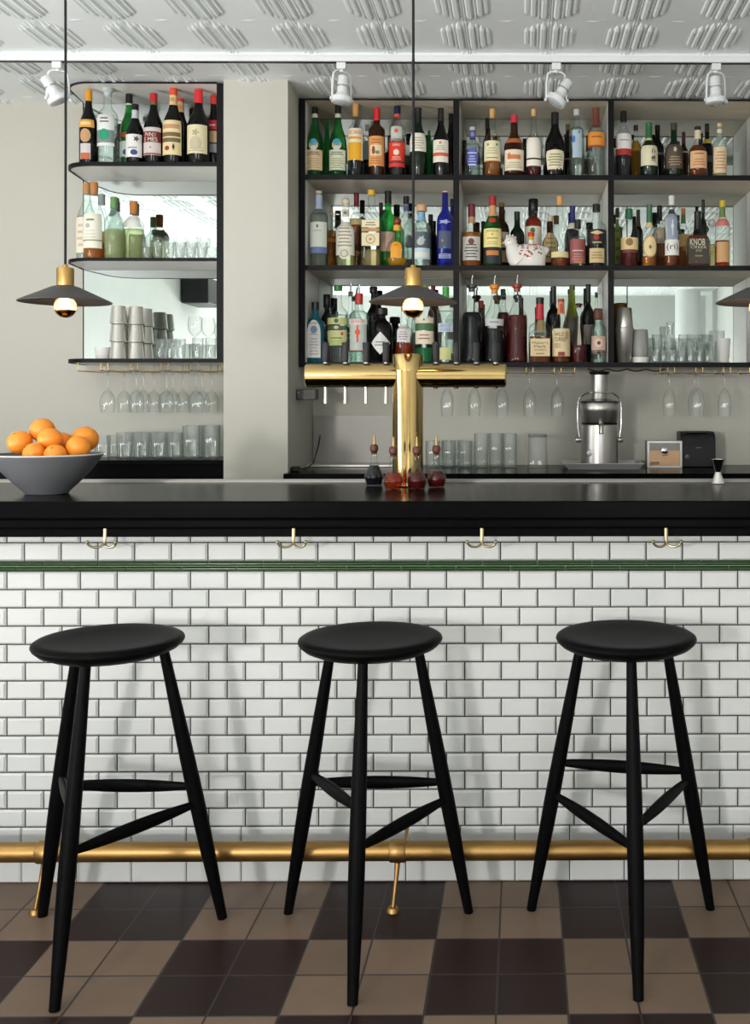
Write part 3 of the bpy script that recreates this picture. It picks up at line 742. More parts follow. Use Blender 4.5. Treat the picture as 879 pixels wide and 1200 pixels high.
bottle(A, 396, 205, 52, 'std', 'clear', 'small bottle with pale blue label hidden behind the red capped bottle', ('cap', (150, 150, 150), 235), [(290, 390, (176, 206, 206), 60)], 'ink', 300, row='b')
bottle(A, 716, 236, 46, 'slope', 'bgreen', 'green bottle glimpsed behind the white labelled wine bottles', None, row='b')
# --- top shelf, middle bay
bottle(B, 110, 228, 82, 'std', 'clear', 'short clear bottle with round violet blue label and white cap', ('cap', (214, 212, 208), 247),
       [(247, 292, (88, 86, 160), 180, [('band', 258, 280, (150, 150, 200), 40)]), (345, 455, (86, 100, 180), 50, [('band', 372, 380, (200, 206, 230), 36), ('lines', 388, 430, 3, (196, 204, 232), 30), ('band', 436, 444, (220, 222, 236), 30)], 'disc')], 'water', 320)
bottle(B, 218, 130, 94, 'tall', 'clear', 'tall clear bottle with cork and cream label edged with green sprigs', ('cork', (216, 172, 108), 180),
       [(310, 422, (240, 230, 192), 68, [('star', 332, 9, 10, (70, 140, 90), -24), ('star', 332, 9, 10, (70, 140, 90), 26), ('lines', 398, 408, 1, (70, 104, 60), 60), ('band', 418, 422, (214, 150, 60)), ('lines', 345, 385, 3, (196, 184, 140), 36)])], 'amber', 415)
bottle(B, 336, 163, 110, 'tall', 'brown', 'amber brandy bottle with red wax cap, middle bay of the top shelf', ('foil', (206, 52, 66), 206), [(296, 322, (196, 112, 62), 60),
       (360, 472, (240, 226, 200), 66, [('band', 388, 412, (216, 130, 80), 38), ('star', 392, 18, 20, (216, 120, 66), -28), ('lines', 425, 462, 3, (190, 170, 130), 46)])], 'whisky', 300)
bottle(B, 442, 130, 84, 'tall', 'clear', 'slender clear bottle with cork and tall white label', ('cork', (222, 180, 120), 170),
       [(290, 445, (244, 238, 224), 66, [('band', 402, 411, (70, 36, 36))])], 'red', 405)
bottle(B, 557, 147, 106, 'vermouth', 'black', 'stout black waxed bottle with cream label under the tilted spotlight', ('foil', BLK, 215),
       [(362, 466, (236, 226, 192), 66, [('lines', 378, 450, 5, (150, 138, 104), 46)], 'taper')])
bottle(B, 675, 130, 82, 'cyl', 'clear', 'tall clear bottle with silver cap and pale blue printed panel', ('cap', (196, 198, 202), 165),
       [(250, 400, (176, 196, 208), 36, [('disc', 300, 8, 20, (60, 120, 200), -18), ('star', 262, 8, 10, (50, 110, 200), 12)])], 'water', 230)
bottle(B, 780, 122, 96, 'std', 'clear', 'clear bottle with orange shoulder label and copper neck', ('foil', (122, 60, 44), 222),
       [(262, 345, (226, 146, 54), 68, [('band', 334, 345, (150, 60, 40)), ('lines', 282, 296, 1, (150, 60, 30), 50)])], 'water', 250)
bottle(B, 626, 212, 60, 'vermouth', 'dark', 'dark bottle with gold top hidden behind the stout black bottle', ('foil', (120, 100, 56), 245), [(400, 410, (120, 110, 90), 60)], row='b')
bottle(B, 190, 180, 50, 'std', 'brown', 'dark necked bottle hidden behind the green sprigged bottle', ('foil', BLK, 240), row='b', liq='whisky', fill=300)
bottle(B, 66, 300, 56, 'std', 'brown', 'small amber bottle in the left corner behind the violet labelled bottle', ('cap', BLK, 330), row='b', liq='amber', fill=350)
bottle(B, 392, 290, 50, 'std', 'brown', 'amber bottle glimpsed behind the red capped brandy', ('cap', BLK, 320), row='b', liq='whisky', fill=340)
# --- top shelf, right bay
bottle(D, 168, 110, 106, 'std', 'clear', 'dark whisky bottle with black cap and white arched label over a red band', ('cap', BLK, 182),
       [(262, 400, (232, 230, 224), 66, [('band', 360, 400, (176, 46, 40)), ('lines', 300, 312, 1, (90, 80, 80), 46)])], 'ink', 395)
bottle(D, 246, 200, 76, 'std', 'clear', 'yellow amber bottle standing behind the white arched label', ('cap', (54, 46, 36), 235), [(355, 372, (206, 160, 60), 80)], 'gold', 300, row='b')
bottle(D, 330, 185, 116, 'squat', 'dgreen', 'green capped bottle with cream label and black brush characters', ('foil', (36, 104, 60), 285), [(285, 300, (206, 196, 130), 80),
       (338, 468, (228, 222, 190), 66, [('strokes', 402, 88, 32, INK, [[(-.1,1),(-.3,.8)],[(-.7,.72),(-.6,.2)],[(-.7,.75),(.6,.8),(.5,.2)],[(-.6,.48),(.5,.52)],[(-.6,.2),(.5,.24)],[(-.6,-.15),(-.75,-.9)],[(-.05,-.1),(-.05,-.85)],[(.55,-.05),(.6,-1)],[(-.9,-.35),(-.8,-.5)],[(-.35,-.35),(-.25,-.5)],[(.2,-.3),(.3,-.45)]], 26), ])], 'ink', 330)
bottle(D, 385, 200, 84, 'std', 'black', 'black bottle behind the brush character bottle', ('cap', BLK, 240), [(380, 396, (120, 124, 130), 70)], row='b')
bottle(D, 490, 187, 116, 'squat', 'dgreen', 'dark bottle with brown label and pale bird emblem', ('cap', (70, 62, 52), 232),
       [(330, 486, (84, 70, 60), 66, [('star', 365, 14, 22, (216, 208, 190)), ('lines', 405, 470, 4, (170, 150, 110), 44)])], 'ink', 330)
bottle(D, 552, 243, 58, 'std', 'red' if False else 'brown', 'small bottle with maroon round cap, behind the pale bird label', ('cap', (92, 24, 34), 320), [(370, 380, (206, 200, 190), 70)], 'red', 340, row='b')
bottle(D, 642, 208, 120, 'squat', 'clear', 'amber bottle with cream neck and peach label', ('cap', (34, 30, 30), 232), [(232, 290, (222, 206, 176), 100),
       (374, 484, (230, 184, 136), 60, [('lines', 385, 400, 1, (150, 60, 40), 40), ('lines', 420, 470, 3, (186, 130, 86), 40)])], 'whisky', 330)
bottle(D, 702, 190, 74, 'std', 'black', 'dark bottle with yellow neck label behind the peach labelled bottle', ('cap', (26, 34, 26), 245), [(290, 320, (214, 190, 60), 80), (400, 440, (90, 92, 90), 60)], row='b')
bottle(D, 782, 187, 90, 'std', 'frost', 'pale bottle with cork cap and cream label at the right edge of the top shelf', ('cork', (226, 186, 140), 212), [(225, 250, (226, 214, 180), 100),
       (345, 512, (232, 204, 166), 66, [('lines', 370, 490, 6, (186, 150, 110), 44)])], 'brownish', 345)
# --- middle shelf, left bay
bottle(E, 127, 85, 92, 'cyl', 'clear', 'tall clear bottle with white label above a blue band, far left of the middle shelf', ('cork', (226, 204, 176), 100), [(104, 180, (176, 190, 214), 150),
       (250, 410, (226, 232, 220), 68, [('band', 378, 410, (112, 130, 176)), ('text', 272, 14, 10, GREY, 'I'), ('lines', 290, 300, 1, (170, 176, 166), 40)])], 'water', 200)
bottle(E, 190, 185, 56, 'std', 'clear', 'small amber bottle behind the blue banded bottle', ('cork', (206, 170, 120), 208), [(330, 350, (196, 140, 60), 60)], 'amber', 290, row='b')
bottle(E, 265, 118, 100, 'shoulder', 'clear', 'clear bottle with white ball stopper and large ornate white label', ('ball', (226, 214, 190), 162), [(178, 220, (226, 220, 200), 36, [('disc', 199, 9, 9, GREY)], 'disc'),
       (246, 420, (240, 236, 220), 68, [('lines', 275, 380, 6, (166, 156, 136), 44)]), (382, 442, (236, 230, 210), 34, [('disc', 412, 20, 20, (170, 160, 140)), ('disc', 412, 15, 15, (226, 220, 200))], 'disc')], 'lime', 260)
bottle(E, 320, 95, 66, 'cyl', 'clear', 'amber bottle with wine red neck sleeve behind the ball stopper', ('foil', (126, 34, 44), 165), [(230, 262, (226, 206, 150), 80), (395, 420, (170, 120, 44), 40, [], 'disc')], 'whisky', 250, row='b')
bottle(E, 398, 80, 104, 'squat' if False else 'std', 'clear', 'square clear bottle with yellow cap and two cream labels', ('cap', (226, 176, 60), 108),
       [(240, 278, (240, 226, 184), 62, [('lines', 248, 272, 2, GREY, 44)]), (282, 300, (186, 148, 96), 62), (305, 372, (236, 220, 180), 62, [('disc', 338, 24, 24, (150, 136, 100)), ('disc', 338, 20, 20, (232, 216, 178)), ('diamond', 338, 10, 8, (190, 140, 50))])], 'brownish', 390, sq=5, ys=.8)
bottle(E, 446, 145, 50, 'std', 'dgreen', 'dark green bottle in shade behind the yellow capped square bottle', ('cap', BLK, 190), row='b')
bottle(E, 483, 85, 84, 'bord', 'bgreen', 'bright green bottle with tall black cap behind the round stoppered bottle', ('cap', BLK, 150), [(300, 400, (206, 170, 150), 60)], 'bottlegreen', 300, row='m')
bottle(E, 530, 220, 118, 'round', 'clear', 'short round bottle with brown ball stopper and orange tombstone label', ('ball', (128, 58, 40), 262), [(262, 290, (232, 170, 50), 120),
       (350, 436, (236, 160, 34), 30, [('text', 372, 14, 22, INK, 'Y A')], 'tomb')], 'gold', 432)
bottle(E, 576, 112, 74, 'cyl', 'frost', 'tall clear bottle with black cap behind the pendant cord, middle shelf', ('cap', BLK, 152), [(160, 190, (90, 100, 150), 60)], row='b')
bottle(E, 655, 155, 100, 'std', 'frost', 'clear bottle with broad cork and pale blue neck band', ('wood', (216, 168, 124), 190), [(195, 242, (128, 176, 206), 150),
       (300, 382, (88, 96, 104), 64, [('star', 342, 20, 26, (190, 200, 196), 8), ('disc', 352, 20, 18, (180, 192, 188))]), (384, 440, (196, 214, 226), 62, [('band', 405, 430, (224, 228, 216), 50)])], 'water', 280)
bottle(E, 702, 205, 62, 'std', 'black', 'black bottle hidden right of the blue necked clear bottle', ('cap', BLK, 235), row='b')
bottle(E, 777, 85, 88, 'std', 'blue', 'cobalt blue bottle with a cork at the right end of the first middle bay', ('cork', (222, 176, 130), 98),
       [(235, 262, (170, 176, 214), 50, [], 'star'), (295, 385, (74, 84, 110), 46, [('disc', 380, 5, 5, (50, 170, 140)), ('star', 345, 8, 8, (190, 140, 60), -12)]), (412, 436, (150, 160, 206), 44, [('lines', 414, 434, 2, (40, 44, 90), 34)])])
bottle(E, 812, 125, 50, 'std', 'blue', 'second dark blue bottle tucked behind the cobalt bottle', ('cap', (20, 20, 40), 160), row='b')
# --- middle shelf, middle bay
bottle(G, 100, 150, 106, 'shoulder', 'clear', 'amber whisky bottle with maroon neck and crested grey label, far left of its bay', ('foil', (112, 36, 44), 218), [(218, 252, (190, 150, 110), 100),
       (325, 446, (206, 204, 196), 56, [('disc', 350, 16, 16, (110, 60, 50)), ('lines', 360, 436, 5, (80, 74, 74), 40)])], 'amber', 300)
bottle(G, 208, 110, 96, 'vermouth', 'green', 'green whiskey bottle with red cap and large pale yellow label', ('foil', (168, 44, 44), 160), [(160, 215, (212, 156, 110), 100), (226, 252, (190, 52, 36), 24, [], 'disc'),
       (282, 378, (242, 228, 150), 68, [('text', 297, 13, 66, (120, 100, 60), 'JAMESON'), ('star', 313, 6, 6, (200, 80, 50)), ('lines', 328, 338, 1, (150, 70, 40), 48), ('lines', 346, 368, 2, (206, 186, 110), 40)]),
       (380, 462, (26, 38, 40), 68, [('band', 396, 420, (206, 130, 60), 40)])], 'ink', 270)
bottle(G, 278, 145, 80, 'std', 'brown', 'dark bottle with gold top and cream label behind the white hen', ('foil', (150, 112, 60), 165), [(300, 380, (226, 216, 200), 60, [('disc', 340, 8, 8, RED)]), (394, 455, (206, 184, 140), 60)], 'ink', 260, row='b')
bottle(G, 322, 190, 76, 'std', 'dgreen', 'dark green bottle rising behind the white hen’s neck', ('cap', (20, 40, 26), 235), row='b', liq='ink', fill=280)
bottle(G, 410, 125, 88, 'cyl', 'clear', 'red amber bottle with black cap and white label with green dot, behind the hen', ('wood', BLK, 188),
       [(270, 440, (230, 222, 208), 68, [('disc', 292, 13, 13, (50, 110, 60), -4)])], 'ember', 215, row='b')
bottle(G, 502, 210, 84, 'squat', 'brown', 'short brown bottle with cream label behind the hen’s tail', ('cap', (206, 196, 170), 240), [(300, 455, (206, 182, 130), 60, [('lines', 320, 440, 5, (160, 126, 80), 40)])], 'ink', 270, row='b')
bottle(G, 557, 110, 94, 'tall', 'clear', 'tall clear necked bottle with cork, narrow cream strip low on dark amber', ('cork', (226, 168, 100), 158), [(400, 430, (226, 212, 160), 68)], 'whisky', 425)
bottle(G, 620, 160, 72, 'std', 'clear', 'bottle with dark blue neck sleeve behind the pink labelled bottle', ('foil', (40, 44, 112), 250), [(250, 282, (226, 222, 206), 80)], 'ink', 285, row='b')
bottle(G, 660, 230, 86, 'std', 'clear', 'clear bottle with black cap and dusty pink label', ('cap', (34, 34, 38), 276),
       [(335, 460, (156, 86, 84), 66, [('lines', 388, 402, 1, (216, 200, 200), 56), ('lines', 408, 446, 3, (190, 140, 130), 44), ('band', 448, 458, (206, 120, 60), 30)])], 'water', 320)
bottle(G, 745, 150, 104, 'std', 'clear', 'dark bottle with slanted cream stripe and square tan label', ('cap', BLK, 190),
       [(290, 362, (30, 24, 24), 66, [('disc', 328, 14, 14, (170, 44, 40), -4), ('lines', 346, 362, 1, (206, 180, 120), 36), ('diamond', 304, 38, 11, (222, 196, 140))]), (384, 458, (214, 190, 140), 46, [('lines', 400, 440, 3, (150, 126, 84), 34)])], 'ink', 285)
bottle(G, 160, 240, 60, 'slope', 'dgreen', 'dark green bottle between the crested bottle and the yellow labelled one', ('cap', BLK, 270), row='b', liq='ink', fill=330)
# --- middle shelf, right bay
bottle(H_, 128, 730, 66, 'std', 'clear', 'slim bottle with yellow green side strip at the left of the right middle bay', ('cap', (74, 56, 40), 790), [(800, 1095, (128, 152, 60), 34, [('lines', 850, 1080, 4, (90, 110, 40), 26)])], 'whisky', 860, row='b', dx=0)
bottle(H_, 203, 735, 122, 'std', 'clear', 'bourbon bottle with green cap and cream label showing a buffalo shape', ('foil', (40, 104, 66), 800),
       [(925, 1002, (232, 206, 150), 62, [('disc', 955, 24, 24, (150, 110, 66), -4)]), (1004, 1022, (120, 50, 46), 50)], 'red', 1000)
bottle(H_, 262, 740, 62, 'std', 'dark', 'dark bottle behind and between the buffalo label and the oval label', ('cap', (70, 66, 50), 850), row='b', liq=None)
bottle(H_, 333, 708, 104, 'round' if False else 'squat', 'clear', 'bottle with oval cream label and green neck with red top', ('foil', (60, 110, 80), 822), [(708, 730, (130, 40, 44), 120), (824, 852, (226, 200, 140), 120),
       (910, 1052, (186, 150, 90), 54, [('disc', 981, 43, 62, (236, 212, 156)), ('star', 985, 14, 18, (110, 100, 70))], 'disc')], 'amber', 1040)
bottle(H_, 398, 715, 84, 'std', 'clear', 'bottle with wide black cap behind the oval label', ('cap', BLK, 810), [(860, 960, (196, 180, 160), 60)], 'whisky', 960, row='b')
bottle(H_, 475, 650, 96, 'cyl', 'clear', 'tall slim bottle with white cap and square white label', ('cap', (226, 222, 214), 712), [(740, 770, (60, 60, 70), 70), (772, 935, (150, 160, 180), 40, [('figure', 860, 12, 50, (220, 224, 226))]),
       (938, 1036, (240, 238, 232), 66, [('text', 985, 52, 76, INK, '(rī)')])], 'whisky', 1036)
bottle(H_, 550, 732, 76, 'std', 'clear', 'bottle with orange cork and green neck behind the tall white capped bottle', ('cork', (190, 112, 60), 770), [(775, 830, (70, 120, 70), 120), (900, 980, (206, 170, 110), 60)], 'amber', 950, row='b')
bottle(H_, 642, 750, 160, 'flask', 'clear', 'broad shouldered amber flask with black wax neck and olive label', ('foil', (24, 24, 26), 868),
       [(930, 1092, (56, 56, 46), 66, [('text', 952, 42, 96, (226, 218, 196), 'KNOB', -8), ('text', 985, 18, 106, (206, 196, 166), 'CREEK'), ('text', 1008, 15, 36, (190, 180, 150), 'RYE'), ('lines', 1028, 1052, 1, (170, 120, 70), 36), ('star', 1078, 7, 9, (180, 60, 44), -16)])], 'whisky', 890, sq=5, ys=.62)
bottle(H_, 682, 675, 50, 'bord', 'dgreen', 'green wine bottle rising behind the broad amber flask', ('foil', (18, 40, 30), 760), row='b')
bottle(H_, 728, 800, 60, 'round', 'clear', 'small clear decanter behind the right shoulder of the amber flask', ('ball', (200, 206, 204), 850), row='b', liq='brownish', fill=960)
bottle(H_, 800, 680, 96, 'std', 'clear', 'amber bottle with yellow cap cut by the right edge of the middle shelf', ('cap', (206, 180, 40), 722), [(722, 790, (110, 130, 70), 100), (800, 850, (206, 120, 110), 80), (950, 1080, (206, 160, 110), 60)], 'ember', 940)
# --- bottom shelf, left bay
bottle(I, 108, 195, 102, 'std', 'aqua', 'flat aqua blue bottle with white label, far left of the bottom shelf', ('cap', BLK, 235),
       [(288, 482, (222, 220, 214), 48, [('text', 305, 10, 44, (110, 60, 50), 'BOMBAY'), ('disc', 338, 17, 20, (110, 140, 176)), ('lines', 358, 366, 1, (170, 100, 70), 36), ('lines', 378, 470, 6, (176, 174, 176), 34)], 'tomb')], sq=4, ys=.72)
bottle(I, 168, 155, 66, 'std', 'black', 'black capped bottle behind the aqua blue bottle', ('wood', BLK, 225), row='b')
bottle(I, 225, 110, 106, 'bord', 'clear', 'clear bottle with bright green cap and yellow green labels', ('cap', (56, 130, 66), 136),
       [(278, 312, (206, 206, 140), 66, [('disc', 294, 11, 11, (50, 90, 50))]), (318, 340, (90, 100, 70), 60, [('disc', 328, 12, 9, (206, 206, 190))]), (343, 396, (214, 212, 150), 66, [('lines', 372, 392, 1, (120, 160, 70), 44), ('disc', 360, 8, 8, (190, 80, 60), 30)]), (397, 420, (190, 206, 130), 56)], 'water', 260)
bottle(I, 333, 150, 102, 'cyl', 'clear', 'clear gin bottle with red cap, red lettering and a small red figure', ('cap', (190, 52, 44), 205),
       [(284, 312, (236, 230, 222), 62, [('text', 297, 18, 70, (206, 44, 40), 'BEEFEATER')]), (312, 450, (196, 204, 196), 56, [('figure', 360, 17, 44, (224, 84, 44)), ('band', 445, 450, (130, 50, 50))])], 'water', 240, pour=True)
bottle(I, 290, 140, 62, 'std', 'clear', 'clear bottle with steel pourer behind the green capped bottle', ('cap', (120, 120, 120), 165), pour=True, row='b', liq='water', fill=260)
bottle(I, 450, 225, 112, 'apoth', 'black', 'round shouldered black bottle with white diamond label', ('wood', BLK, 262),
       [(350, 466, (226, 226, 222), 58, [('lines', 395, 425, 2, (130, 130, 130), 36)], 'diamond')])
bottle(I, 408, 115, 74, 'std', 'black', 'tall black capped bottle behind the red capped gin', ('wood', BLK, 150), row='b')
bottle(I, 565, 205, 92, 'shoulder', 'clear', 'clear bottle with square white label just above the beer tower', ('cork', (190, 130, 100), 240),
       [(312, 402, (226, 222, 220), 44, [('text', 330, 10, 44, (130, 70, 60), 'AMARO'), ('lines', 345, 392, 4, (150, 140, 140), 30)])], 'ember', 405)
bottle(I, 672, 110, 100, 'std', 'clear', 'clear bottle with two cream labels and green liquid, right of the lit bulb', ('cap', (140, 140, 60), 140),
       [(276, 305, (226, 216, 190), 66, [('disc', 288, 5, 5, GREY)]), (306, 342, (70, 110, 70), 64), (345, 412, (230, 220, 196), 66, [('lines', 358, 392, 2, (170, 110, 100), 40)])], 'bottlegreen', 430)
bottle(I, 780, 115, 88, 'cyl', 'clear', 'clear vodka bottle with bright green cap and blue lettering', ('cap', (70, 160, 70), 172),
       [(305, 350, (206, 216, 222), 56, [('text', 317, 18, 60, (40, 84, 180), 'ABSOLUT'), ('text', 338, 16, 56, (40, 84, 180), 'VODKA')]), (430, 492, (206, 206, 140), 40)], 'water', 240)
bottle(I, 715, 110, 58, 'std', 'brown', 'bottle with maroon cap behind the pendant shade, bottom shelf', ('foil', (104, 28, 44), 160), row='b', liq='red', fill=250)
bottle(I, 610, 150, 60, 'std', 'frost', 'pale green bottle hidden behind the lit bulb', ('cap', (150, 60, 50), 190), row='b')
# --- bottom shelf, middle bay
bottle(J, 97, 80, 112, 'bell', 'clear', 'clear decanter of near black red liquid with a steel pourer, first of three', ('stopper', (70, 66, 66), 118), [], 'ink', 225, pour=True)
bottle(J, 202, 80, 108, 'bell', 'clear', 'clear decanter with orange ring stopper and white tape band', ('stopper', (226, 140, 40), 128), [(262, 296, (206, 206, 206), 66, [('lines', 272, 284, 1, (110, 110, 120), 40)])], 'ink', 320, pour=True)
bottle(J, 315, 78, 112, 'bell', 'clear', 'clear decanter of dark red liquid with red brown stopper, third of three', ('stopper', (150, 60, 44), 118), [], 'red', 240, pour=True)
bottle(J, 148, 165, 70, 'std', 'brown', 'red filled bottle behind the first two decanters', ('cap', (130, 30, 34), 200), row='b', liq='red', fill=240)
bottle(J, 262, 105, 66, 'std', 'clear', 'bottle of red liquid behind the second and third decanters', ('cap', (60, 90, 60), 140), row='b', liq='red', fill=225)
bottle(J, 355, 150, 62, 'std', 'black', 'black bottle behind the red brown stoppered decanter', ('cap', BLK, 200), row='b')
bottle(J, 422, 148, 122, 'shoulder', 'clear', 'bourbon bottle with dripping red wax neck and square tan label', ('cap', BLK, 182), [(182, 262, (190, 44, 60), 180),
       (362, 452, (226, 204, 156), 62, [('text', 383, 13, 82, (70, 56, 40), "Maker's"), ('text', 402, 14, 60, (70, 56, 40), 'Mark'), ('text', 420, 9, 62, (90, 76, 56), 'WHISKY'), ('lines', 432, 446, 1, (150, 126, 90), 36)])], 'whisky', 350, sq=5, ys=.8)
bottle(J, 530, 155, 98, 'slope', 'clear', 'bourbon bottle with orange neck strip and cream label, right of the red wax bottle', ('cap', (160, 70, 50), 172), [(172, 235, (214, 150, 90), 80, [('band', 180, 228, (190, 80, 50), 26)]),
       (310, 452, (230, 210, 166), 66, [('text', 340, 18, 50, (70, 50, 44), 'WILD', -12), ('text', 366, 20, 66, (70, 50, 44), 'TURKEY', -4), ('text', 398, 26, 30, (160, 44, 48), '101', -22), ('band', 430, 450, (150, 44, 50), 20), ('disc', 345, 10, 22, (196, 160, 100), 30)])], 'whisky', 440)
bottle(J, 520, 92, 72, 'bord', 'black', 'tall black wine bottle behind the orange necked bourbon', ('foil', BLK, 180), row='b')
bottle(J, 618, 85, 86, 'slope', 'olive', 'olive yellow wine bottle with dark foil in the back row', ('foil', (84, 88, 40), 110), [(250, 420, (60, 52, 44), 60)], row='b')
bottle(J, 637, 178, 82, 'cone', 'clear', 'slim clear decanter with flat dark brown stopper', ('stopper', (70, 30, 28), 200), [(245, 395, (190, 176, 160), 14)], 'red', 395)
bottle(J, 712, 80, 64, 'bord', 'black', 'black wine bottle near the right divider of the bottom shelf', ('foil', BLK, 170), [(290, 390, (130, 116, 110), 50)], row='b')
bottle(J, 752, 205, 82, 'std', 'clear', 'clear bottle with wooden stopper and pale label with a dark red dot', ('wood', (96, 56, 40), 262),
       [(348, 440, (206, 176, 156), 60, [('disc', 384, 24, 24, (226, 206, 186)), ('disc', 384, 9, 9, (120, 30, 34))]), (420, 440, (70, 60, 60), 60)], 'water', 280)
bottle(J, 745, 100, 46, 'tall', 'clear', 'thin clear bottle behind the wooden stoppered bottle', ('cap', (190, 190, 190), 130), row='b')
bottle(J, 455, 180, 60, 'std', 'frost', 'pale bottle with tan paper tag behind the red wax bottle', ('wood', (90, 60, 50), 215), [(240, 330, (206, 176, 126), 50)], row='b')
# --- corner unit, top shelf
bottle(K, 238, 100, 76, 'vermouth', 'dark', 'dark bottle with yellow foil cap, far left on the corner unit', ('foil', (226, 156, 44), 148),
       [(232, 266, (222, 164, 70), 58, [('band', 242, 256, (236, 206, 150), 34)]), (272, 330, (196, 150, 110), 36, [], 'disc'), (335, 402, (206, 200, 200), 34, [('band', 375, 402, (190, 100, 60), 30)])])
bottle(K, 312, 85, 84, 'bord', 'clear', 'tall clear bottle with glass stopper and emerald patch on its label', ('stopper', (196, 206, 206), 128),
       [(212, 278, (226, 230, 226), 60, [('lines', 222, 250, 2, (90, 90, 90), 30)]), (278, 330, (130, 140, 140), 60, [('disc', 298, 22, 24, (20, 150, 110))]), (332, 346, (226, 226, 220), 60)], 'water', 220)
bottle(K, 408, 117, 76, 'vermouth', 'bgreen', 'green vermouth bottle with black cap behind a shorter dark bottle', ('foil', BLK, 158), [(158, 165, (220, 220, 210), 100), (288, 308, (190, 90, 60), 60), (325, 392, (206, 214, 206), 62, [('disc', 372, 14, 12, (60, 80, 130))])], 'bottlegreen', 200, row='m')
bottle(K, 440, 160, 74, 'vermouth', 'dark', 'short dark bottle with silver neck and white label with a blue disc', ('foil', BLK, 186), [(186, 222, (196, 200, 204), 180),
       (295, 392, (228, 228, 222), 66, [('disc', 372, 15, 12, (44, 70, 130), 8), ('star', 315, 14, 14, (70, 74, 90), 18), ('lines', 345, 360, 1, (150, 150, 150), 44)])])
bottle(K, 517, 113, 80, 'vermouth', 'dark', 'dark vermouth bottle with red cap and a label lettered white on dark red', ('foil', (186, 40, 44), 156), [(156, 164, (40, 130, 60), 180),
       (266, 384, (206, 198, 196), 66, [('band', 284, 330, (110, 28, 30)), ('text', 298, 17, 50, (232, 220, 206), 'PVNT'), ('text', 318, 17, 58, (232, 220, 206), 'E MES'), ('star', 352, 6, 6, (206, 140, 80)), ('band', 376, 382, (150, 50, 50))])])
bottle(K, 588, 92, 86, 'vermouth', 'dark', 'dark vermouth bottle with orange cap and striped cream label', ('foil', (226, 84, 44), 122), [(122, 165, (222, 196, 150), 180, [('disc', 142, 9, 10, (200, 150, 60))]),
       (236, 384, (226, 210, 160), 66, [('band', 254, 272, (196, 150, 110), 52), ('band', 288, 306, (120, 96, 60), 58), ('band', 312, 330, (110, 100, 70), 58), ('disc', 356, 11, 10, (160, 50, 40), -14), ('diamond', 350, 6, 16, (40, 50, 50), 14)])])
bottle(K, 628, 122, 78, 'vermouth', 'dark', 'dark bottle with orange red cap between the two cream labelled vermouths', ('foil', (214, 70, 44), 150), [(150, 195, (222, 190, 150), 120, [('disc', 175, 9, 11, (206, 150, 60))])], row='b')
bottle(K, 706, 97, 92, 'vermouth', 'dark', 'dark vermouth bottle with bright red cap and engraved cream label', ('foil', (222, 44, 48), 156),
       [(256, 378, (226, 214, 176), 66, [('disc', 335, 26, 30, (196, 186, 156)), ('star', 290, 18, 18, (176, 166, 136)), ('lines', 350, 372, 2, (186, 176, 146), 50)], None)])
bottle(K, 770, 120, 70, 'vermouth', 'dark', 'dark bottle with red cap at the right end, partly behind the shelf post', ('foil', (210, 60, 54), 160), [(232, 275, (190, 40, 50), 62, [('lines', 245, 265, 1, (230, 200, 200), 40)]), (280, 330, (206, 176, 130), 50), (335, 372, (150, 154, 160), 60)], row='m')
bottle(K, 368, 245, 54, 'std', 'brown', 'small brown bottle behind the green vermouth bottle', ('cap', BLK, 285), row='b', liq='whisky', fill=310)
# --- corner unit, middle shelf
bottle(K2, 226, 498, 84, 'vermouth', 'frost', 'tall pale bottle with cork at the left end of the corner unit’s middle shelf', ('cork', (196, 136, 76), 545), [(648, 800, (232, 222, 204), 60, [('lines', 670, 780, 4, (200, 186, 160), 40)])], 'water', 640, row='m')
bottle(K2, 258, 493, 88, 'vermouth', 'clear', 'tall clear bottle with cork and large cream label, amber at the bottom', ('cork', (186, 128, 74), 548), [(632, 780, (232, 230, 212), 66, [('band', 744, 750, (150, 150, 130)), ('lines', 650, 670, 1, (120, 124, 130), 30), ('disc', 685, 10, 10, (170, 180, 170), -10), ('lines', 700, 740, 3, (206, 204, 186), 30)])], 'amber', 752)
bottle(K2, 290, 545, 74, 'vermouth', 'clear', 'clear bottle with grey cap half full of amber, behind the cream label', ('cap', (150, 156, 156), 590), [], 'gold', 708, row='b')
bottle(K2, 343, 557, 78, 'std', 'frost', 'pale green bottle with gold and green foil neck', ('foil', (96, 140, 84), 606), [(557, 572, (190, 150, 60), 180), (610, 645, (90, 120, 110), 24, [], 'disc')], 'olive', 700)
bottle(K2, 427, 575, 86, 'std', 'clear', 'clear bottle with cork and white shoulder label holding pale green liquid', ('cork', (196, 130, 70), 630), [(640, 690, (236, 236, 228), 62)], 'lime', 695, row='m')
# ---------------------------------------------------------------- white hen decanter on the middle shelf
HX = XA(617.5, SF+.075)
hen = thing('hen_decanter', 'white china hen with red flowers, standing among the whisky bottles', 'decanter', (HX, SF+.066, S2))
def hz(y, Y=SF+.08): return ZA(y, Y)-S2
k = (SF+.08)/F
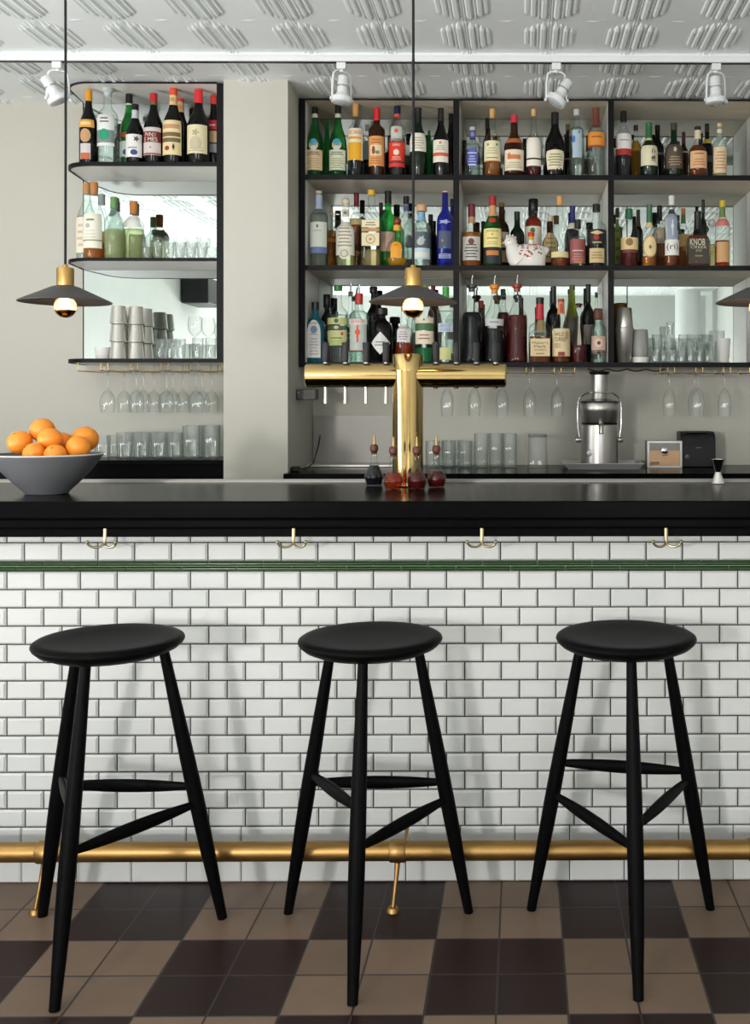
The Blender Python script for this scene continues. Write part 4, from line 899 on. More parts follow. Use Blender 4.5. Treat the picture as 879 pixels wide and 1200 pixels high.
# trunk: stacked ovals from the flat base to the back, leaning into the breast on the left
m = MB(); v = []; f = []
RINGS = [(.000, 2, 18, 19), (.005, 1.5, 20, 20), (.020, 0, 22, 22), (.036, -.5, 23, 24), (.052, 0, 22.5, 23.5), (.066, 1.5, 20.5, 21), (.076, 3, 17.5, 17), (.083, 4, 12, 11), (.087, 5, 4, 4)]
n = 28
RINGS = [(a*1.22, b, c, d) for a, b, c, d in RINGS]
for z, cx_, rx, ry in RINGS:
    for q in range(n):
        a = 2*pi*q/n; v.append(((cx_+rx*math.cos(a))*k, ry*.5*math.sin(a)*k, z))
for i in range(len(RINGS)-1):
    for q in range(n):
        q2 = (q+1) % n; f.append((i*n+q, i*n+q2, (i+1)*n+q2, (i+1)*n+q))
f.append(tuple(range(n-1, -1, -1))); f.append(tuple((len(RINGS)-1)*n+q for q in range(n)))
m.add(v, f)
m.tube([(-6*k, 0, .030), (-11*k, 0, .052), (-15*k, -.001, .074), (-17.5*k, -.002, .094), (-18.5*k, -.003, .108)], [15*k, 13.5*k, 10.5*k, 7.5*k, 6*k], 20, (.85, 1), up=(0, 1, 0))
m.ball((-19*k, -.003, .111), 7.6*k, 22, (1, .92, 1))
m.tube([(12*k, 0, .062), (19*k, 0, .072), (23.5*k, 0, .080), (25.5*k, 0, .086)], [11*k, 7*k, 4*k, 1.5*k], 16, (.7, 1), up=(0, 1, 0))
M_china = mat('white_china', (238, 234, 228), .18, coat=.3)
m.build('hen_body', M_china, hen, 60)
MB().tube([(-25.5*k, -.008, .110), (-30*k, -.010, .104)], [.006, .001], 8).build('beak', mat('beak_tan', (222, 190, 150), .4), hen)
m = MB()
for dx_, dz in ((-23, .139), (-20, .143), (-16.5, .141), (-13.5, .133)): m.ball((dx_*k, -.001, dz), .0048, 10, (1, .6, 1.25))
m.build('comb', M_china, hen)
m = MB()
m.ball((-21*k, -.0285, .115), .0026, 8); m.build('eye', mat('eye_dark', (60, 60, 80), .3), hen)
def surf(u, z):  # a point on the near side of the trunk
    for (z0, c0, x0, y0), (z1, c1, x1, y1) in zip(RINGS, RINGS[1:]):
        if z0 <= z <= z1:
            t = (z-z0)/(z1-z0); cx_, rx, ry = c0+(c1-c0)*t, x0+(x1-x0)*t, y0+(y1-y0)*t
            a = max(-.97, min(.97, (u-cx_)/rx)); return Vector((u*k, -ry*.5*math.sqrt(1-a*a)*k, z))
rr = random.Random(5)
mr_, mg = MB(), MB()
for q in range(60):
    z = rr.uniform(.042, .098); u = rr.uniform(-15, 19)
    p = surf(u, z)
    if p is None or (z < .056 and u > 8): continue
    (mr_ if q % 3 else mg).ball(p, rr.uniform(.0026, .0062), 8, (1, .35, .8))
tag(mr_.build('red_flowers', mat('flower_red', (186, 62, 54), .3), hen), kind='stuff'); mg.build('leaves', mat('leaf_grey_green', (96, 116, 92), .3), hen)
MB().lathe([(.013, .098), (.0115, .112), (.0105, .122)], (5*k, 0, 0), 18).build('neck_spout', M_china, hen)
MB().lathe([(.0110, .1225), (.0115, .128), (.0112, .138)], (5*k, 0, 0), 18).build('gold_collar', mat('collar_gold', (216, 160, 40), .4), hen)
MB().lathe([(.0122, .1385), (.0150, .141), (.0150, .153), (.0135, .155)], (5*k, 0, 0), 18).build('red_stopper', mat('stopper_red', (214, 70, 40), .4), hen)
class Spot:
    def __init__(s, x, y): s.location = Vector((x, y, S2))
for dx_ in (-.050, 0, .045): PLACED.append([Spot(HX+dx_, SF+.066), .049, S2, 'fix'])
# ---------------------------------------------------------------- relax shelf things apart
def relax():
    for it in range(160):
        moved = False
        for i in range(len(PLACED)):
            for j in range(i+1, len(PLACED)):
                a, ra, za, rwa = PLACED[i]; b, rb, zb, rwb = PLACED[j]
                if abs(za-zb) > .05: continue
                d = Vector((b.location.x-a.location.x, b.location.y-a.location.y, 0)); need = ra+rb+.0008; L = d.length
                if L >= need: continue
                moved = True
                if L < 1e-5: d = Vector((0, 1, 0)); L = 1
                push = d/L*(need-L); push.x *= .55; push.y *= 1.25
                for o, r, z, sgn, rw in ((a, ra, za, -.5, rwa), (b, rb, zb, .5, rwb)):
                    if rw == 'fix': continue
                    left = abs(z-LZ[1][1]) < .004 or abs(z-LZ[2][1]) < .004
                    left = left and o.location.x < PX_L
                    lo_, hi_ = (LF+.014, LB-.014) if left else (SF+.014, SB-.014)
                    o.location.x += push.x*sgn
                    o.location.y = max(lo_+r, min(hi_-r, o.location.y+push.y*sgn))
                    for (x0, x1) in ([(LX1-.028, LX1)] if left else DV):
                        cxm = (x0+x1)/2
                        if abs(o.location.x-cxm) < (x1-x0)/2+r+.001:
                            s_ = 1 if o.location.x > cxm else -1
                            if left: s_ = -1
                            o.location.x = cxm+s_*((x1-x0)/2+r+.001)
        if not moved: break
relax()
# ---------------------------------------------------------------- glassware
def ware_tumbler(r, h, taper=.9, ribs=False, name='tumbler'):
    o_ = [(r*taper*.9, 0), (r*taper, .002), (r*taper, .010), (r*(taper+.5*(1-taper)), h*.5), (r, h-.001), (r-.0008, h), (r-.002, h-.001), (r*taper-.002, .012), (1e-5, .010)]
    return MB().lathe(o_, seg=24 if not ribs else 28)
def wineglass_mb(r, h, bowl, stem_r=.0035):
    """upright: foot at 0, rim at h"""
    zb = h-bowl
    return MB().lathe([(1e-5, .001), (r*.95, 0), (r*.98, .002), (r*.4, .006), (stem_r*1.3, .014), (stem_r, .03), (stem_r, zb-.012), (stem_r*1.8, zb), (r*.45, zb+.006), (r*.82, zb+bowl*.22), (r, zb+bowl*.45), (r*.98, zb+bowl*.7), (r*.86, h), (r*.83, h)], seg=24, caps=False)
def ordinal(i): return ['first', 'second', 'third', 'fourth', 'fifth', 'sixth', 'seventh', 'eighth', 'ninth', 'tenth', 'eleventh', 'twelfth'][i]
def put(mb, name, label, cat, group, loc, m=None):
    o = mb.build(name, m or M_ware, None, 60); o.location = loc; return tag(o, label, cat, group)
def clone(o, loc, label):
    c = o.copy(); C.objects.link(c); c.location = loc; c['label'] = label; return c
def row_of(mb, name, cat, group, spots, fmt, z, m=None):
    first = None
    for i, (px, Y) in enumerate(spots):
        loc = (XA(px, Y), Y, z); lb = fmt % ordinal(i)
        if first is None: first = put(mb, name, lb, cat, group, loc, m)
        else: clone(first, loc, lb)
# left ledge: short ribbed tumblers, highballs and tall glasses
RIB = (M_ware)
row_of(ware_tumbler(.034, .098, .93), 'short_tumbler', 'glass', 'short tumblers on the left ledge', [(120, 4.42), (134.5, 4.50)], '%s short tumbler next to the fruit bowl on the left ledge', LCZ)
row_of(ware_tumbler(.0345, .112, .93), 'highball_glass', 'glass', 'highball glasses in the front row of the left ledge', [(146, 4.40), (166, 4.40), (186, 4.40), (205, 4.40)], '%s highball from the left in the front row of the left ledge', LCZ)
row_of(ware_tumbler(.0345, .112, .93), 'highball_glass', 'glass', 'highball glasses in the back row of the left ledge', [(156, 4.50), (175, 4.50), (194, 4.50)], '%s highball from the left in the back row of the left ledge', LCZ)
row_of(ware_tumbler(.036, .142, .95), 'tall_glass', 'glass', 'tall glasses beside the pillar on the left ledge', [(224, 4.36), (247.5, 4.36), (228, 4.47), (248.5, 4.49)], '%s tall glass beside the pillar on the left ledge', LCZ)
# right counter: highballs behind the beer tower
row_of(ware_tumbler(.033, .120, .95), 'highball_glass', 'glass', 'highball glasses behind the beer tower', [(507, 4.6), (526, 4.6), (545, 4.6), (516, 4.70), (536, 4.70)], '%s highball of the cluster just right of the beer tower', RCZ)
row_of(ware_tumbler(.033, .155, .95), 'tall_glass', 'glass', 'tall glasses on the right back counter', [(564, 4.58), (581, 4.60), (597.5, 4.58)], '%s of three tall glasses left of the plastic tub', RCZ)
# clear tub with a lid
tb = thing('storage_tub', 'clear square plastic tub standing upside down, left of the juicer', 'tub', (XA(630, 4.6), 4.6, RCZ))
MB().lathe([(.046, 0), (.047, .001), (.046, .012), (.045, .012), (.041, .130), (.037, .138)], seg=28, sq=4).build('tub_body', M_ware, tb, 40)
MB().lathe([(.0425, .1385), (.043, .141), (.043, .149), (.040, .151)], seg=28, sq=4).build('tub_base', glassmat('cloudy_plastic', (.55, .58, .57), (.3, .33, .32), .3, (.55, .57, .56)), tb, 40)
# hanging racks
def rack(name_label, spans, Yf, Yb, ztop, zbot, loc_label):
    t = thing('stemware_rack', name_label, 'rack', (0, 0, ztop))
    for x0, x1 in spans:
        m = MB(); r = .0021; d = zbot-ztop
        m.tube([(x0, Yf, 0), (x0, Yf, d+.004), (x0, Yf+.004, d), (x0, Yb-.004, d), (x0, Yb, d+.004), (x0, Yb, 0)], r, 8)
        m.tube([(x1, Yf, 0), (x1, Yf, d+.004), (x1, Yf+.004, d), (x1, Yb-.004, d), (x1, Yb, d+.004), (x1, Yb, 0)], r, 8)
        m.tube([(x0, Yf+.003, d), (x1, Yf+.003, d)], r, 8)
        m.build('rail', M_brass, t)
    return t
zt = LZ[3][0]; zb = 1.437
sp_ = [(125, 232), (265, 372), (405, 515), (548, 655), (690, 798)]
spl = [(XA(60+a/3.995, 4.30), XA(60+b/3.995, 4.30)) for a, b in sp_]
spl[-1] = (spl[-1][0], PX_L-.012)
rack('brass stemware rack under the corner shelf unit', spl, 4.30, 4.57, zt, zb, '')
gaps = [(spl[i][1]+spl[i+1][0])/2 for i in range(4)]
g0 = None; GH = .180
for gi, rows in enumerate(((4.335, 4.515), (4.325, 4.405, 4.53), (4.32, 4.40, 4.53), (4.32, 4.40, 4.53))):
    for ri, Y in enumerate(rows):
        lb = '%s wine glass from the front hanging in the %s slot of the left brass rack' % (ordinal(ri), ordinal(gi))
        loc = (gaps[gi], Y, zb+.0025)
        if g0 is None:
            mb = wineglass_mb(.032, GH, .095); mb.v = [(x, y, -z) for x, y, z in mb.v]
            mb.v = [(x, y, z+.002) for x, y, z in mb.v]
            g0 = put(mb, 'wine_glass', lb, 'glass', 'wine glasses hanging under the corner unit', loc)
        else: clone(g0, loc, lb)
gx = [XA(p, 4.58) for p in (524, 556, 588.5, 620.7, 653)]
spr = [(gx[0]-.1065, gx[0]-.015)]+[(a+.015, b-.015) for a, b in zip(gx, gx[1:])]+[(gx[-1]+.015, gx[-1]+.075)]
RZB = ZS[2]-.0215; rzb = ZA(438, 4.58)
rack('brass stemware rack under the middle of the wide shelf unit', spr, 4.50, 4.70, RZB, rzb, '')
g1 = None
for i, x in enumerate(gx):
    lb = '%s of five wine glasses hanging between beer tower and juicer' % ordinal(i); loc = (x, 4.58, rzb+.0025)
    if g1 is None:
        mb = wineglass_mb(.0295, .196, .125); mb.v = [(x_, y_, .002-z_) for x_, y_, z_ in mb.v]
        g1 = put(mb, 'wine_glass', lb, 'glass', 'wine glasses hanging left of the juicer', loc)
    else: clone(g1, loc, lb)
gx2 = [XA(p, 4.56) for p in (784.4, 817, 849)]
spr2 = [(gx2[0]-.048, gx2[0]-.015)]+[(a+.015, b-.015) for a, b in zip(gx2, gx2[1:])]+[(gx2[-1]+.015, gx2[-1]+.10)]
rack('brass stemware rack under the right end of the wide shelf unit', spr2, 4.50, 4.70, RZB, rzb, '')
for i, (x, Y, lb) in enumerate([(gx2[0], 4.56, 'wine glass hanging above the small printed metal case'), (gx2[1], 4.54, 'front wine glass of two hanging above the black printer'), (gx2[1], 4.63, 'rear wine glass of two hanging above the black printer'), (gx2[2], 4.56, 'wine glass hanging at the right edge of the picture')]):
    clone(g1, (x, Y, rzb+.0025), lb)['group'] = 'wine glasses hanging right of the juicer'
# dangling cable under the shelf
cb = MB().tube([(XA(690, 4.47)+k_*.0115, 4.52, RZB-.006-.010*abs(math.sin(k_*.42))) for k_ in range(31)], .003, 8).build('power_cable', M_rubber)
tag(cb, 'black cable sagging along the underside of the wide shelf, right of the juicer', 'cable')
# corner unit, middle shelf: stemless glasses
z = LZ[2][1]
row_of(ware_tumbler(.023, .078, .8), 'cordial_glass', 'glass', 'front row of small glasses on the corner unit', [(172, 4.36), (185, 4.36), (198, 4.36), (211, 4.36), (224, 4.36), (237, 4.36)], '%s small glass from the left, front row beside the pale bottles', z)
row_of(wineglass_mb(.024, .115, .055), 'liqueur_glass', 'glass', 'back row of stemmed glasses on the corner unit', [(184, 4.45), (198, 4.45), (212, 4.45), (226, 4.45), (240, 4.45)], '%s stemmed liqueur glass from the left, behind the small glasses', z)
# corner unit, lower shelf
z = LZ[3][1]
b1 = MB().lathe([(.028, 0), (.030, .001), (.038, .050), (.039, .052), (.0365, .051), (.029, .004), (1e-5, .003)], seg=32, caps=False)
put(b1, 'bowl', 'small white bowl at the left of the corner unit’s lowest shelf', 'bowl', 'white bowls on the corner unit', (XA(121.5, 4.40), 4.40, z), M_cream)
def tin_mb(r0, r1, h): return MB().lathe([(r1*.9, h), (r1, h-.002), (r0, .003), (r0*1.03, .0015), (r0*1.03, 0), (r0*.96, 0), (r1*.93, h-.006), (1e-5, h-.004)][::-1] if False else [(r0*.96, .001), (r0*1.04, 0), (r0*1.04, .003), (r0, .005), (r1, h-.003), (r1*.95, h), (1e-5, h)], seg=28, caps=False)
M_tin = mat('pale_silver_cup', (222, 220, 212), .25, metal=.72)
t0 = None
for i, (px, Y, n_) in enumerate([(138.5, 4.37, 3), (159, 4.40, 3), (150.5, 4.47, 3), (170, 4.50, 3)]):
    for q in range(n_):
        lb = '%s silver cup from the bottom in the %s upturned stack on the corner unit' % (ordinal(q), ['front left', 'front right', 'rear left', 'rear right'][i])
        loc = (XA(px, Y)+.0012*q, Y, z+q*.0760)
        if t0 is None: t0 = put(tin_mb(.0355, .029, .0755), 'julep_cup', lb, 'cup', 'silver cups stacked upside down', loc, M_tin)
        else: clone(t0, loc, lb)
row_of(ware_tumbler(.021, .088, .85), 'shot_glass', 'glass', 'small glasses on the corner unit’s lowest shelf', [(188, 4.37), (200, 4.37), (212, 4.37), (194, 4.45), (206, 4.45)], '%s small glass between the silver cups and stemmed glasses', z)
row_of(wineglass_mb(.030, .185, .085), 'wine_glass', 'glass', 'upright wine glasses on the corner unit', [(228.5, 4.40), (244, 4.45), (238, 4.36+.01)][:2], '%s upright wine glass at the right of the corner unit’s lowest shelf', z)
row_of(ware_tumbler(.024, .090, .85), 'tumbler', 'glass', 'small tumblers by the corner unit post', [(232, 4.335), (247, 4.335)], '%s small tumbler in front of the upright wine glasses', z)
# wide unit, bottom right bay: shaker tins, crockery, glasses
z = S3
M_bronze = mat('bronzed_steel', (150, 112, 70), .28, metal=1)
def shaker(px, Y, hs, m, lb, tilt=0):
    t = thing('cocktail_shaker', lb, 'shaker', (XA(px, Y), Y, z), 0, 'metal shaker tins on the bottom shelf')
    MB().lathe([(.029, 0), (.0305, .002), (.041, hs-.004), (.042, hs), (.040, hs)], seg=30).build('tin', m, t)
    MB().lathe([(.0375, hs+.0005), (.0385, hs+.004), (.031, hs+.088), (.029, hs+.090)], seg=30, M=Matrix.Translation((0, 0, hs)) @ Matrix.Rotation(math.radians(tilt), 4, 'Y') @ Matrix.Translation((0, 0, -hs))).build('small_tin', m, t)
    PLACED.append([t, .043, z, 'fix']); return t
shaker(727.5, 4.64, .185, M_bronze, 'bronzed shaker tins stacked against the divider, behind the bright ones', 0)
shaker(732.0, 4.545, .155, M_steel, 'bright steel shaker tins stacked beside the divider, left of the grey cups', 1)
put(MB().lathe([(.022, 0), (.036, .002), (.0395, .024), (.0385, .026), (.034, .010), (1e-5, .008)], seg=32, caps=False), 'bowl', 'low white bowl under the stack of grey crockery', 'bowl', 'crockery stacked beside the shaker tins', (XA(750.5, 4.56), 4.56, z), M_cream)
put(MB().lathe([(.026, .0265), (.034, .028), (.0395, .066), (.0385, .068), (.036, .064), (.030, .034), (1e-5, .033)], seg=32, caps=False), 'bowl', 'grey bowl in the middle of the crockery stack', 'bowl', 'crockery stacked beside the shaker tins', (XA(750.5, 4.56), 4.56, z), M_greyc)
put(MB().lathe([(.0385, .0685), (.0385, .072), (.0325, .148), (.030, .150), (1e-5, .150)], seg=32, caps=False), 'cup', 'upturned grey cup on top of the crockery stack', 'cup', 'crockery stacked beside the shaker tins', (XA(750.5, 4.56), 4.56, z), M_greyc)
row_of(ware_tumbler(.019, .055, .85), 'shot_glass', 'glass', 'shot glasses in the front row of the bottom shelf', [(768+q*10.4, 4.525) for q in range(7)], '%s shot glass from the left in the front row of the bottom shelf', z)
row_of(ware_tumbler(.0225, .098, .82), 'tumbler', 'glass', 'tumblers in the second row of the bottom shelf', [(771+q*12.6, 4.59) for q in range(6)], '%s tumbler from the left behind the shot glasses', z)
row_of(ware_tumbler(.024, .135, .85), 'highball_glass', 'glass', 'highballs in the third row of the bottom shelf', [(770, 4.66), (801, 4.66), (814, 4.66), (827, 4.66)], '%s highball from the left in the third row of the bottom shelf', z)
put(MB().lathe([(1e-5, .004), (.027, 0), (.0285, .004), (.027, .10), (.016, .135), (.013, .160), (.0185, .190), (.0178, .190), (.0122, .160), (.015, .135)], seg=28, caps=False), 'carafe', 'clear glass carafe rising above the glasses on the bottom shelf', 'carafe', None, (XA(785.5, 4.665), 4.665, z))
put(MB().lathe([(.022, 0), (.024, .001), (.031, .108), (.032, .110), (.0295, .108), (.022, .006), (1e-5, .005)], seg=30, caps=False), 'cup', 'tall white cup at the right edge of the bottom shelf', 'cup', None, (XA(848, 4.56), 4.56, z), M_cream)
put(MB().lathe([(.030, 0), (.032, .002), (.034, .150), (.033, .152), (.031, .150), (.030, .004), (1e-5, .003)], seg=28, sq=4, caps=False), 'storage_tub', 'clear plastic tub behind the white cup on the bottom shelf', 'tub', None, (XA(840, 4.655), 4.655, z))
# ---------------------------------------------------------------- right back counter
z = RCZ
sk = thing('steel_splashback', 'brushed steel sheet standing on the back counter behind the beer tower', 'splashback', (0, 0, z))
xa, xb = PX_R+.004, XA(470, 4.79)
MB().box(xa, xb, 4.785, 4.797, .001, ZA(487, 4.79)-z).build('back_sheet', M_dull, sk, smooth=0)
MB().box(xa, xb, 4.62, 4.784, .0005, .012).build('tray', mat('pale_steel_tray', (206, 204, 200), .4, metal=.6), sk, smooth=0, bevel=.003)
pb = thing('power_strip', 'dark grey socket box on the pillar’s side below the wide shelf', 'socket', (0, 0, 0))
x1 = XA(371, 4.45)
MB().box(PX_R+.0005, x1, 4.43, 4.50, ZA(468.5, 4.43), ZA(456, 4.43)).build('box', mat('dark_grey_plastic', (66, 64, 62), .5), pb, smooth=0, bevel=.003)
MB().lathe([(.004, 0), (.004, .002)], (PX_R+.012, 4.4285, ZA(460.5, 4.43)), 12, Matrix.Rotation(pi/2, 4, 'X')).build('screw', M_chrome, pb)
pg = thing('power_plug', 'black plug with its cord on the back counter against the pillar', 'plug', (PX_R+.022, 4.33, z))
MB().box(-.016, .016, -.02, .02, .0005, .022).build('plug_body', M_plastic, pg, smooth=0, bevel=.004)
MB().tube([(.010, .018, .012), (.020, .10, .004), (.0225, .25, .02), (.0215, .38, .10), (.018, .43, .14)], .0028, 8).build('cord', M_rubber, pg)
# juicer on its tray
JY = 4.56; JX = XA(702.5, JY)
ty = thing('metal_tray', 'shallow steel tray under the juicer', 'tray', (XA(705, JY), JY, z))
hw = (XA(751.5, 4.47)-XA(659, 4.47))/2
m = MB()
ring = [(-hw+.02, -.115), (hw-.02, -.115), (hw-.02, .115), (-hw+.02, .115)]; top = [(-hw, -.130), (hw, -.130), (hw, .130), (-hw, .130)]; top2 = [(-hw-.004, -.134), (hw+.004, -.134), (hw+.004, .134), (-hw-.004, .134)]
ins = [(-hw+.004, -.126), (hw-.004, -.126), (hw-.004, .126), (-hw+.004, .126)]; inb = [(-hw+.022, -.112), (hw-.022, -.112), (hw-.022, .112), (-hw+.022, .112)]
v = [(x, y, .0005) for x, y in ring]+[(x, y, .024) for x, y in top]+[(x, y, .026) for x, y in top2]+[(x, y, .0275) for x, y in top2]+[(x, y, .0275) for x, y in ins]+[(x, y, .004) for x, y in inb]
f = [(3, 2, 1, 0), (20, 21, 22, 23)]
for lv in range(5):
    for q in range(4): f.append((lv*4+q, lv*4+(q+1) % 4, lv*4+4+(q+1) % 4, lv*4+4+q))
m.add(v, f).build('tray_pan', mat('tray_steel', (196, 196, 194), .38, metal=.55), ty, 30)
ju = thing('juicer', 'tall brushed steel centrifugal juicer with black rimmed feed chute', 'juicer', (JX, JY, z+.0045))
q = JY/F/7.325
zz = lambda y: ZA(425+y/7.325, JY)-(z+.0045)
MB().lathe([(168*q, 0), (172*q, .004), (172*q, .010), (162*q, .014), (162*q, zz(640)), (158*q, zz(535)), (150*q, zz(528))], seg=48).build('motor_body', M_steel, ju)
MB().lathe([(150*q, zz(527)), (154*q, zz(522)), (154*q, zz(516)), (150*q, zz(514))], seg=48).build('seal_ring', M_plastic, ju)
lidm = MB().lathe([(152*q, zz(513)), (156*q, zz(505)), (168*q, zz(415)), (170*q, zz(410)), (170*q, zz(350)), (166*q, zz(345))], seg=48).build('juice_bowl', M_steel, ju)
MB().lathe([(168*q, zz(344)), (172*q, zz(340)), (168*q, zz(330)), (90*q, zz(312)), (74*q, zz(308))], seg=48).build('lid', mat('smoke_lid', (40, 44, 48), .12, coat=.5), ju)
ch = MB().lathe([(70*q, zz(307)), (71*q, zz(300)), (71*q, zz(105))], seg=40).build('feed_chute', M_steel, ju)
MB().lathe([(72*q, zz(104)), (84*q, zz(96)), (90*q, zz(84)), (90*q, zz(78)), (78*q, zz(74))], seg=40).build('chute_rim', M_plastic, ch)
MB().tube([(0, -158*q, zz(520)), (0, -175*q, zz(525)), (0, -205*q, zz(545)), (0, -212*q, zz(600))], [20*q, 20*q, 20*q, 19*q], 16).build('spout', M_steel, ju)
MB().lathe([(17*q, 0), (20*q, .001), (20*q, .004)], (0, -212*q, zz(606)), 16).build('spout_mouth', M_plastic, ju)
m = MB().tube([(-172*q, 0, zz(640)), (-186*q, 0, zz(560)), (-188*q, 0, zz(400)), (-182*q, 0, zz(330)), (-165*q, -4*q, zz(300)), (-125*q, -30*q, zz(268)), (-95*q, -74*q, zz(258)), (0, -82*q, zz(256)), (95*q, -74*q, zz(258)), (125*q, -30*q, zz(268)), (165*q, -4*q, zz(300)), (182*q, 0, zz(330)), (188*q, 0, zz(400)), (186*q, 0, zz(560)), (172*q, 0, zz(640))], 6.5*q, 10)
m.build('locking_arm', M_chrome, ju)
for sgn in (-1, 1):
    MB().lathe([(22*q, -.012), (24*q, -.008), (24*q, .008), (20*q, .012)], (sgn*180*q, 0, zz(662)), 18, Matrix.Rotation(pi/2, 4, 'Y')).build('pivot_knob', M_steel, ju)
MB().lathe([(26*q, 0), (26*q, .006), (22*q, .009)], (-95*q, -128*q, zz(770)), 18, Matrix.Rotation(pi/2, 4, 'X') ).build('switch_knob', M_chrome, ju)
# small printed metal case
CY = 4.58; cx0, cx1 = XA(758.5, CY), XA(799.3, CY)
mc_ = thing('metal_case', 'small metal edged case with peach printed front and round clasp', 'case', ((cx0+cx1)/2, CY, z))
hw = (cx1-cx0)/2; ch_ = .120
MB().box(-hw, hw, 0, .085, .001, ch_).build('case_body', mat('case_grey', (128, 126, 126), .4), mc_, smooth=0, bevel=.004)
fr_ = MB()
for bx in ((-hw, hw, -.003, -.0005, .001, .009), (-hw, hw, -.003, -.0005, ch_-.009, ch_), (-hw, -hw+.010, -.003, -.0005, .0095, ch_-.0095), (hw-.010, hw, -.003, -.0005, .0095, ch_-.0095)): fr_.box(*bx)
fr_.build('metal_frame', M_steel, mc_, smooth=0)
MB().box(-hw+.011, hw-.011, -.0018, -.0004, .010, .078).build('printed_panel', mat('peach_print', (206, 166, 126), .5, noise=.12, nscale=40), mc_, smooth=0)
MB().box(-hw+.011, hw-.011, -.0018, -.0004, .079, .110).build('printed_lid', mat('grey_print', (140, 138, 134), .5, noise=.2, nscale=60), mc_, smooth=0)
mm = MB()
for q_ in range(3): mm.box(-hw+.015+.0, -hw+.055, -.0026, -.0019, .0145+q_*.0045, .0172+q_*.0045)
mm.build('dark_print', mat('dark_print', (60, 44, 50), .5), mc_, smooth=0)
cl = MB().lathe([(.016, 0), (.016, .003), (.010, .006)], (0, -.002, .076), 20, Matrix.Rotation(pi/2, 4, 'X')).build('clasp', M_chrome, mc_)
MB().box(-.012, .012, -.010, -.0045, .055, .062).build('clasp_tongue', M_chrome, cl, smooth=0, bevel=.001)
# black printer
PYY = 4.60; px0, px1 = XA(797, PYY), XA(838.8, PYY)
pr_ = thing('receipt_printer', 'black receipt printer standing right of the printed metal case', 'printer', ((px0+px1)/2+.002, PYY, z))
hw = (px1-px0)/2-.002; h_ = ZA(506, PYY)-z
prof = [(0, .001), (0, h_*.80), (.012, h_*.93), (.035, h_), (.130, h_), (.140, .001)]
n = len(prof); m = MB().add([(-hw, y, q_) for y, q_ in prof]+[(hw, y, q_) for y, q_ in prof], [tuple(range(n)), tuple(range(2*n-1, n-1, -1))]+[(i, i+n, (i+1) % n+n, (i+1) % n) for i in range(n)])
m.build('printer_body', M_plastic, pr_, smooth=30, bevel=.004)
MB().box(-hw*.6, hw*.6, .018, .05, h_*.965, h_+.003).build('paper_slot', mat('slot_black', (8, 8, 9), .3), pr_, smooth=0, bevel=.002)
MB().lathe([(.010, 0), (.010, .003), (.007, .004)], (-hw*.62, -.0005, h_*.30), 18, Matrix.Rotation(pi/2, 4, 'X')).build('power_button', mat('button_grey', (70, 72, 74), .3), pr_)
MB().box(-.012, .014, -.0015, -.0002, h_*.54, h_*.57).build('badge', mat('badge_grey', (80, 82, 84), .3), pr_, smooth=0)
# ---------------------------------------------------------------- on the bar top
# beer tower
TYY = 3.15; TX = XA(477.8, TYY); TR = .0475
tw = thing('beer_tower', 'polished brass T shaped beer tower with eight black tap handles', 'beer tower', (TX, TYY, ON))
ztop = ZA(415.5, TYY)-BT; zc = ZA(440.2, TYY)-BT
MB().lathe([(TR*1.12, 0), (TR*1.14, .003), (TR*1.1, .010), (TR, .012), (TR, ztop-.052), (TR*1.003, ztop-.0515), (TR*1.003, ztop-.049), (TR, ztop-.0485), (TR, ztop-.004), (TR*.94, ztop)], seg=64).build('column', M_brass, tw)
xl, xr = XA(358.5, TYY)-TX, XA(593.5, TYY)-TX; br = .0365
MB().lathe([(br*.86, 0), (br, .004), (br, xr-xl-.004), (br*.86, xr-xl)], (xl, 0, zc), 56, Matrix.Rotation(pi/2, 4, 'Y')).build('crossbar', M_brass, tw)
for i, px in enumerate((382.5, 405.5, 429.6, 453, 511, 535, 558.4, 581)):
    x = XA(px, TYY+.03)-TX
    tp = MB().lathe([(.0085, zc+.020), (.0085, zc+.038), (.0065, zc+.042)], (x, .018, 0), 14).build('tap', M_chrome, tw)
    MB().lathe([(.0085, zc+.0425), (.0095, zc+.046), (.0105, zc+.100), (.0098, zc+.103)], (x, .018, 0), 20, None, 5, .7).build('tap_handle', M_plastic, tp)
    ln = .062 if px < 470 else .012
    MB().lathe([(.0058, zc-br-ln+.012), (.0055, zc-br-.004), (.0075, zc-br-.002), (.0075, zc-br+.006)], (x, .016, 0), 14).build('tap_spout', M_chrome if px < 470 else mat('spout_bronze', (96, 70, 50), .3, metal=1), tp)
# bitters bottles
def bitters(px, py, lq, lb):
    Y = .2537*F/(py-PY0) if False else (CZ-BT)*F/(py-PY0)
    t = thing('bitters_bottle', lb, 'bottle', (XA(px, Y), Y, ON), 0, 'bitters bottles in front of the beer tower')
    pr = [(.0215, 0), (.024, .001), (.0305, .022), (.0308, .028), (.026, .040), (.016, .058), (.0105, .074), (.0095, .090), (.0095, .103), (.0105, .106)]
    MB().lathe(pr, seg=32).build('flask', M_clear, t, 60)
    fl = .050 if lq != 'ink' else .062
    lp = [(r*.9, max(.0025, z_)) for r, z_ in pr if z_ < fl-.004]+[(.0185 if fl < .055 else .0135, fl)]
    MB().lathe(lp, seg=32).build('liquid', LQ[lq], t, 60)
    st_ = MB().lathe([(.0085, .098), (.0095, .105), (.0125, .108), (.0130, .116), (.0115, .124), (.006, .127)], seg=20).build('stopper', mat('brown_rubber', (92, 46, 34), .5), t)
    MB().lathe([(.005, .1268), (.0042, .134), (.0030, .152), (.0024, .155)], seg=12).build('dasher_spout', M_brass, st_)
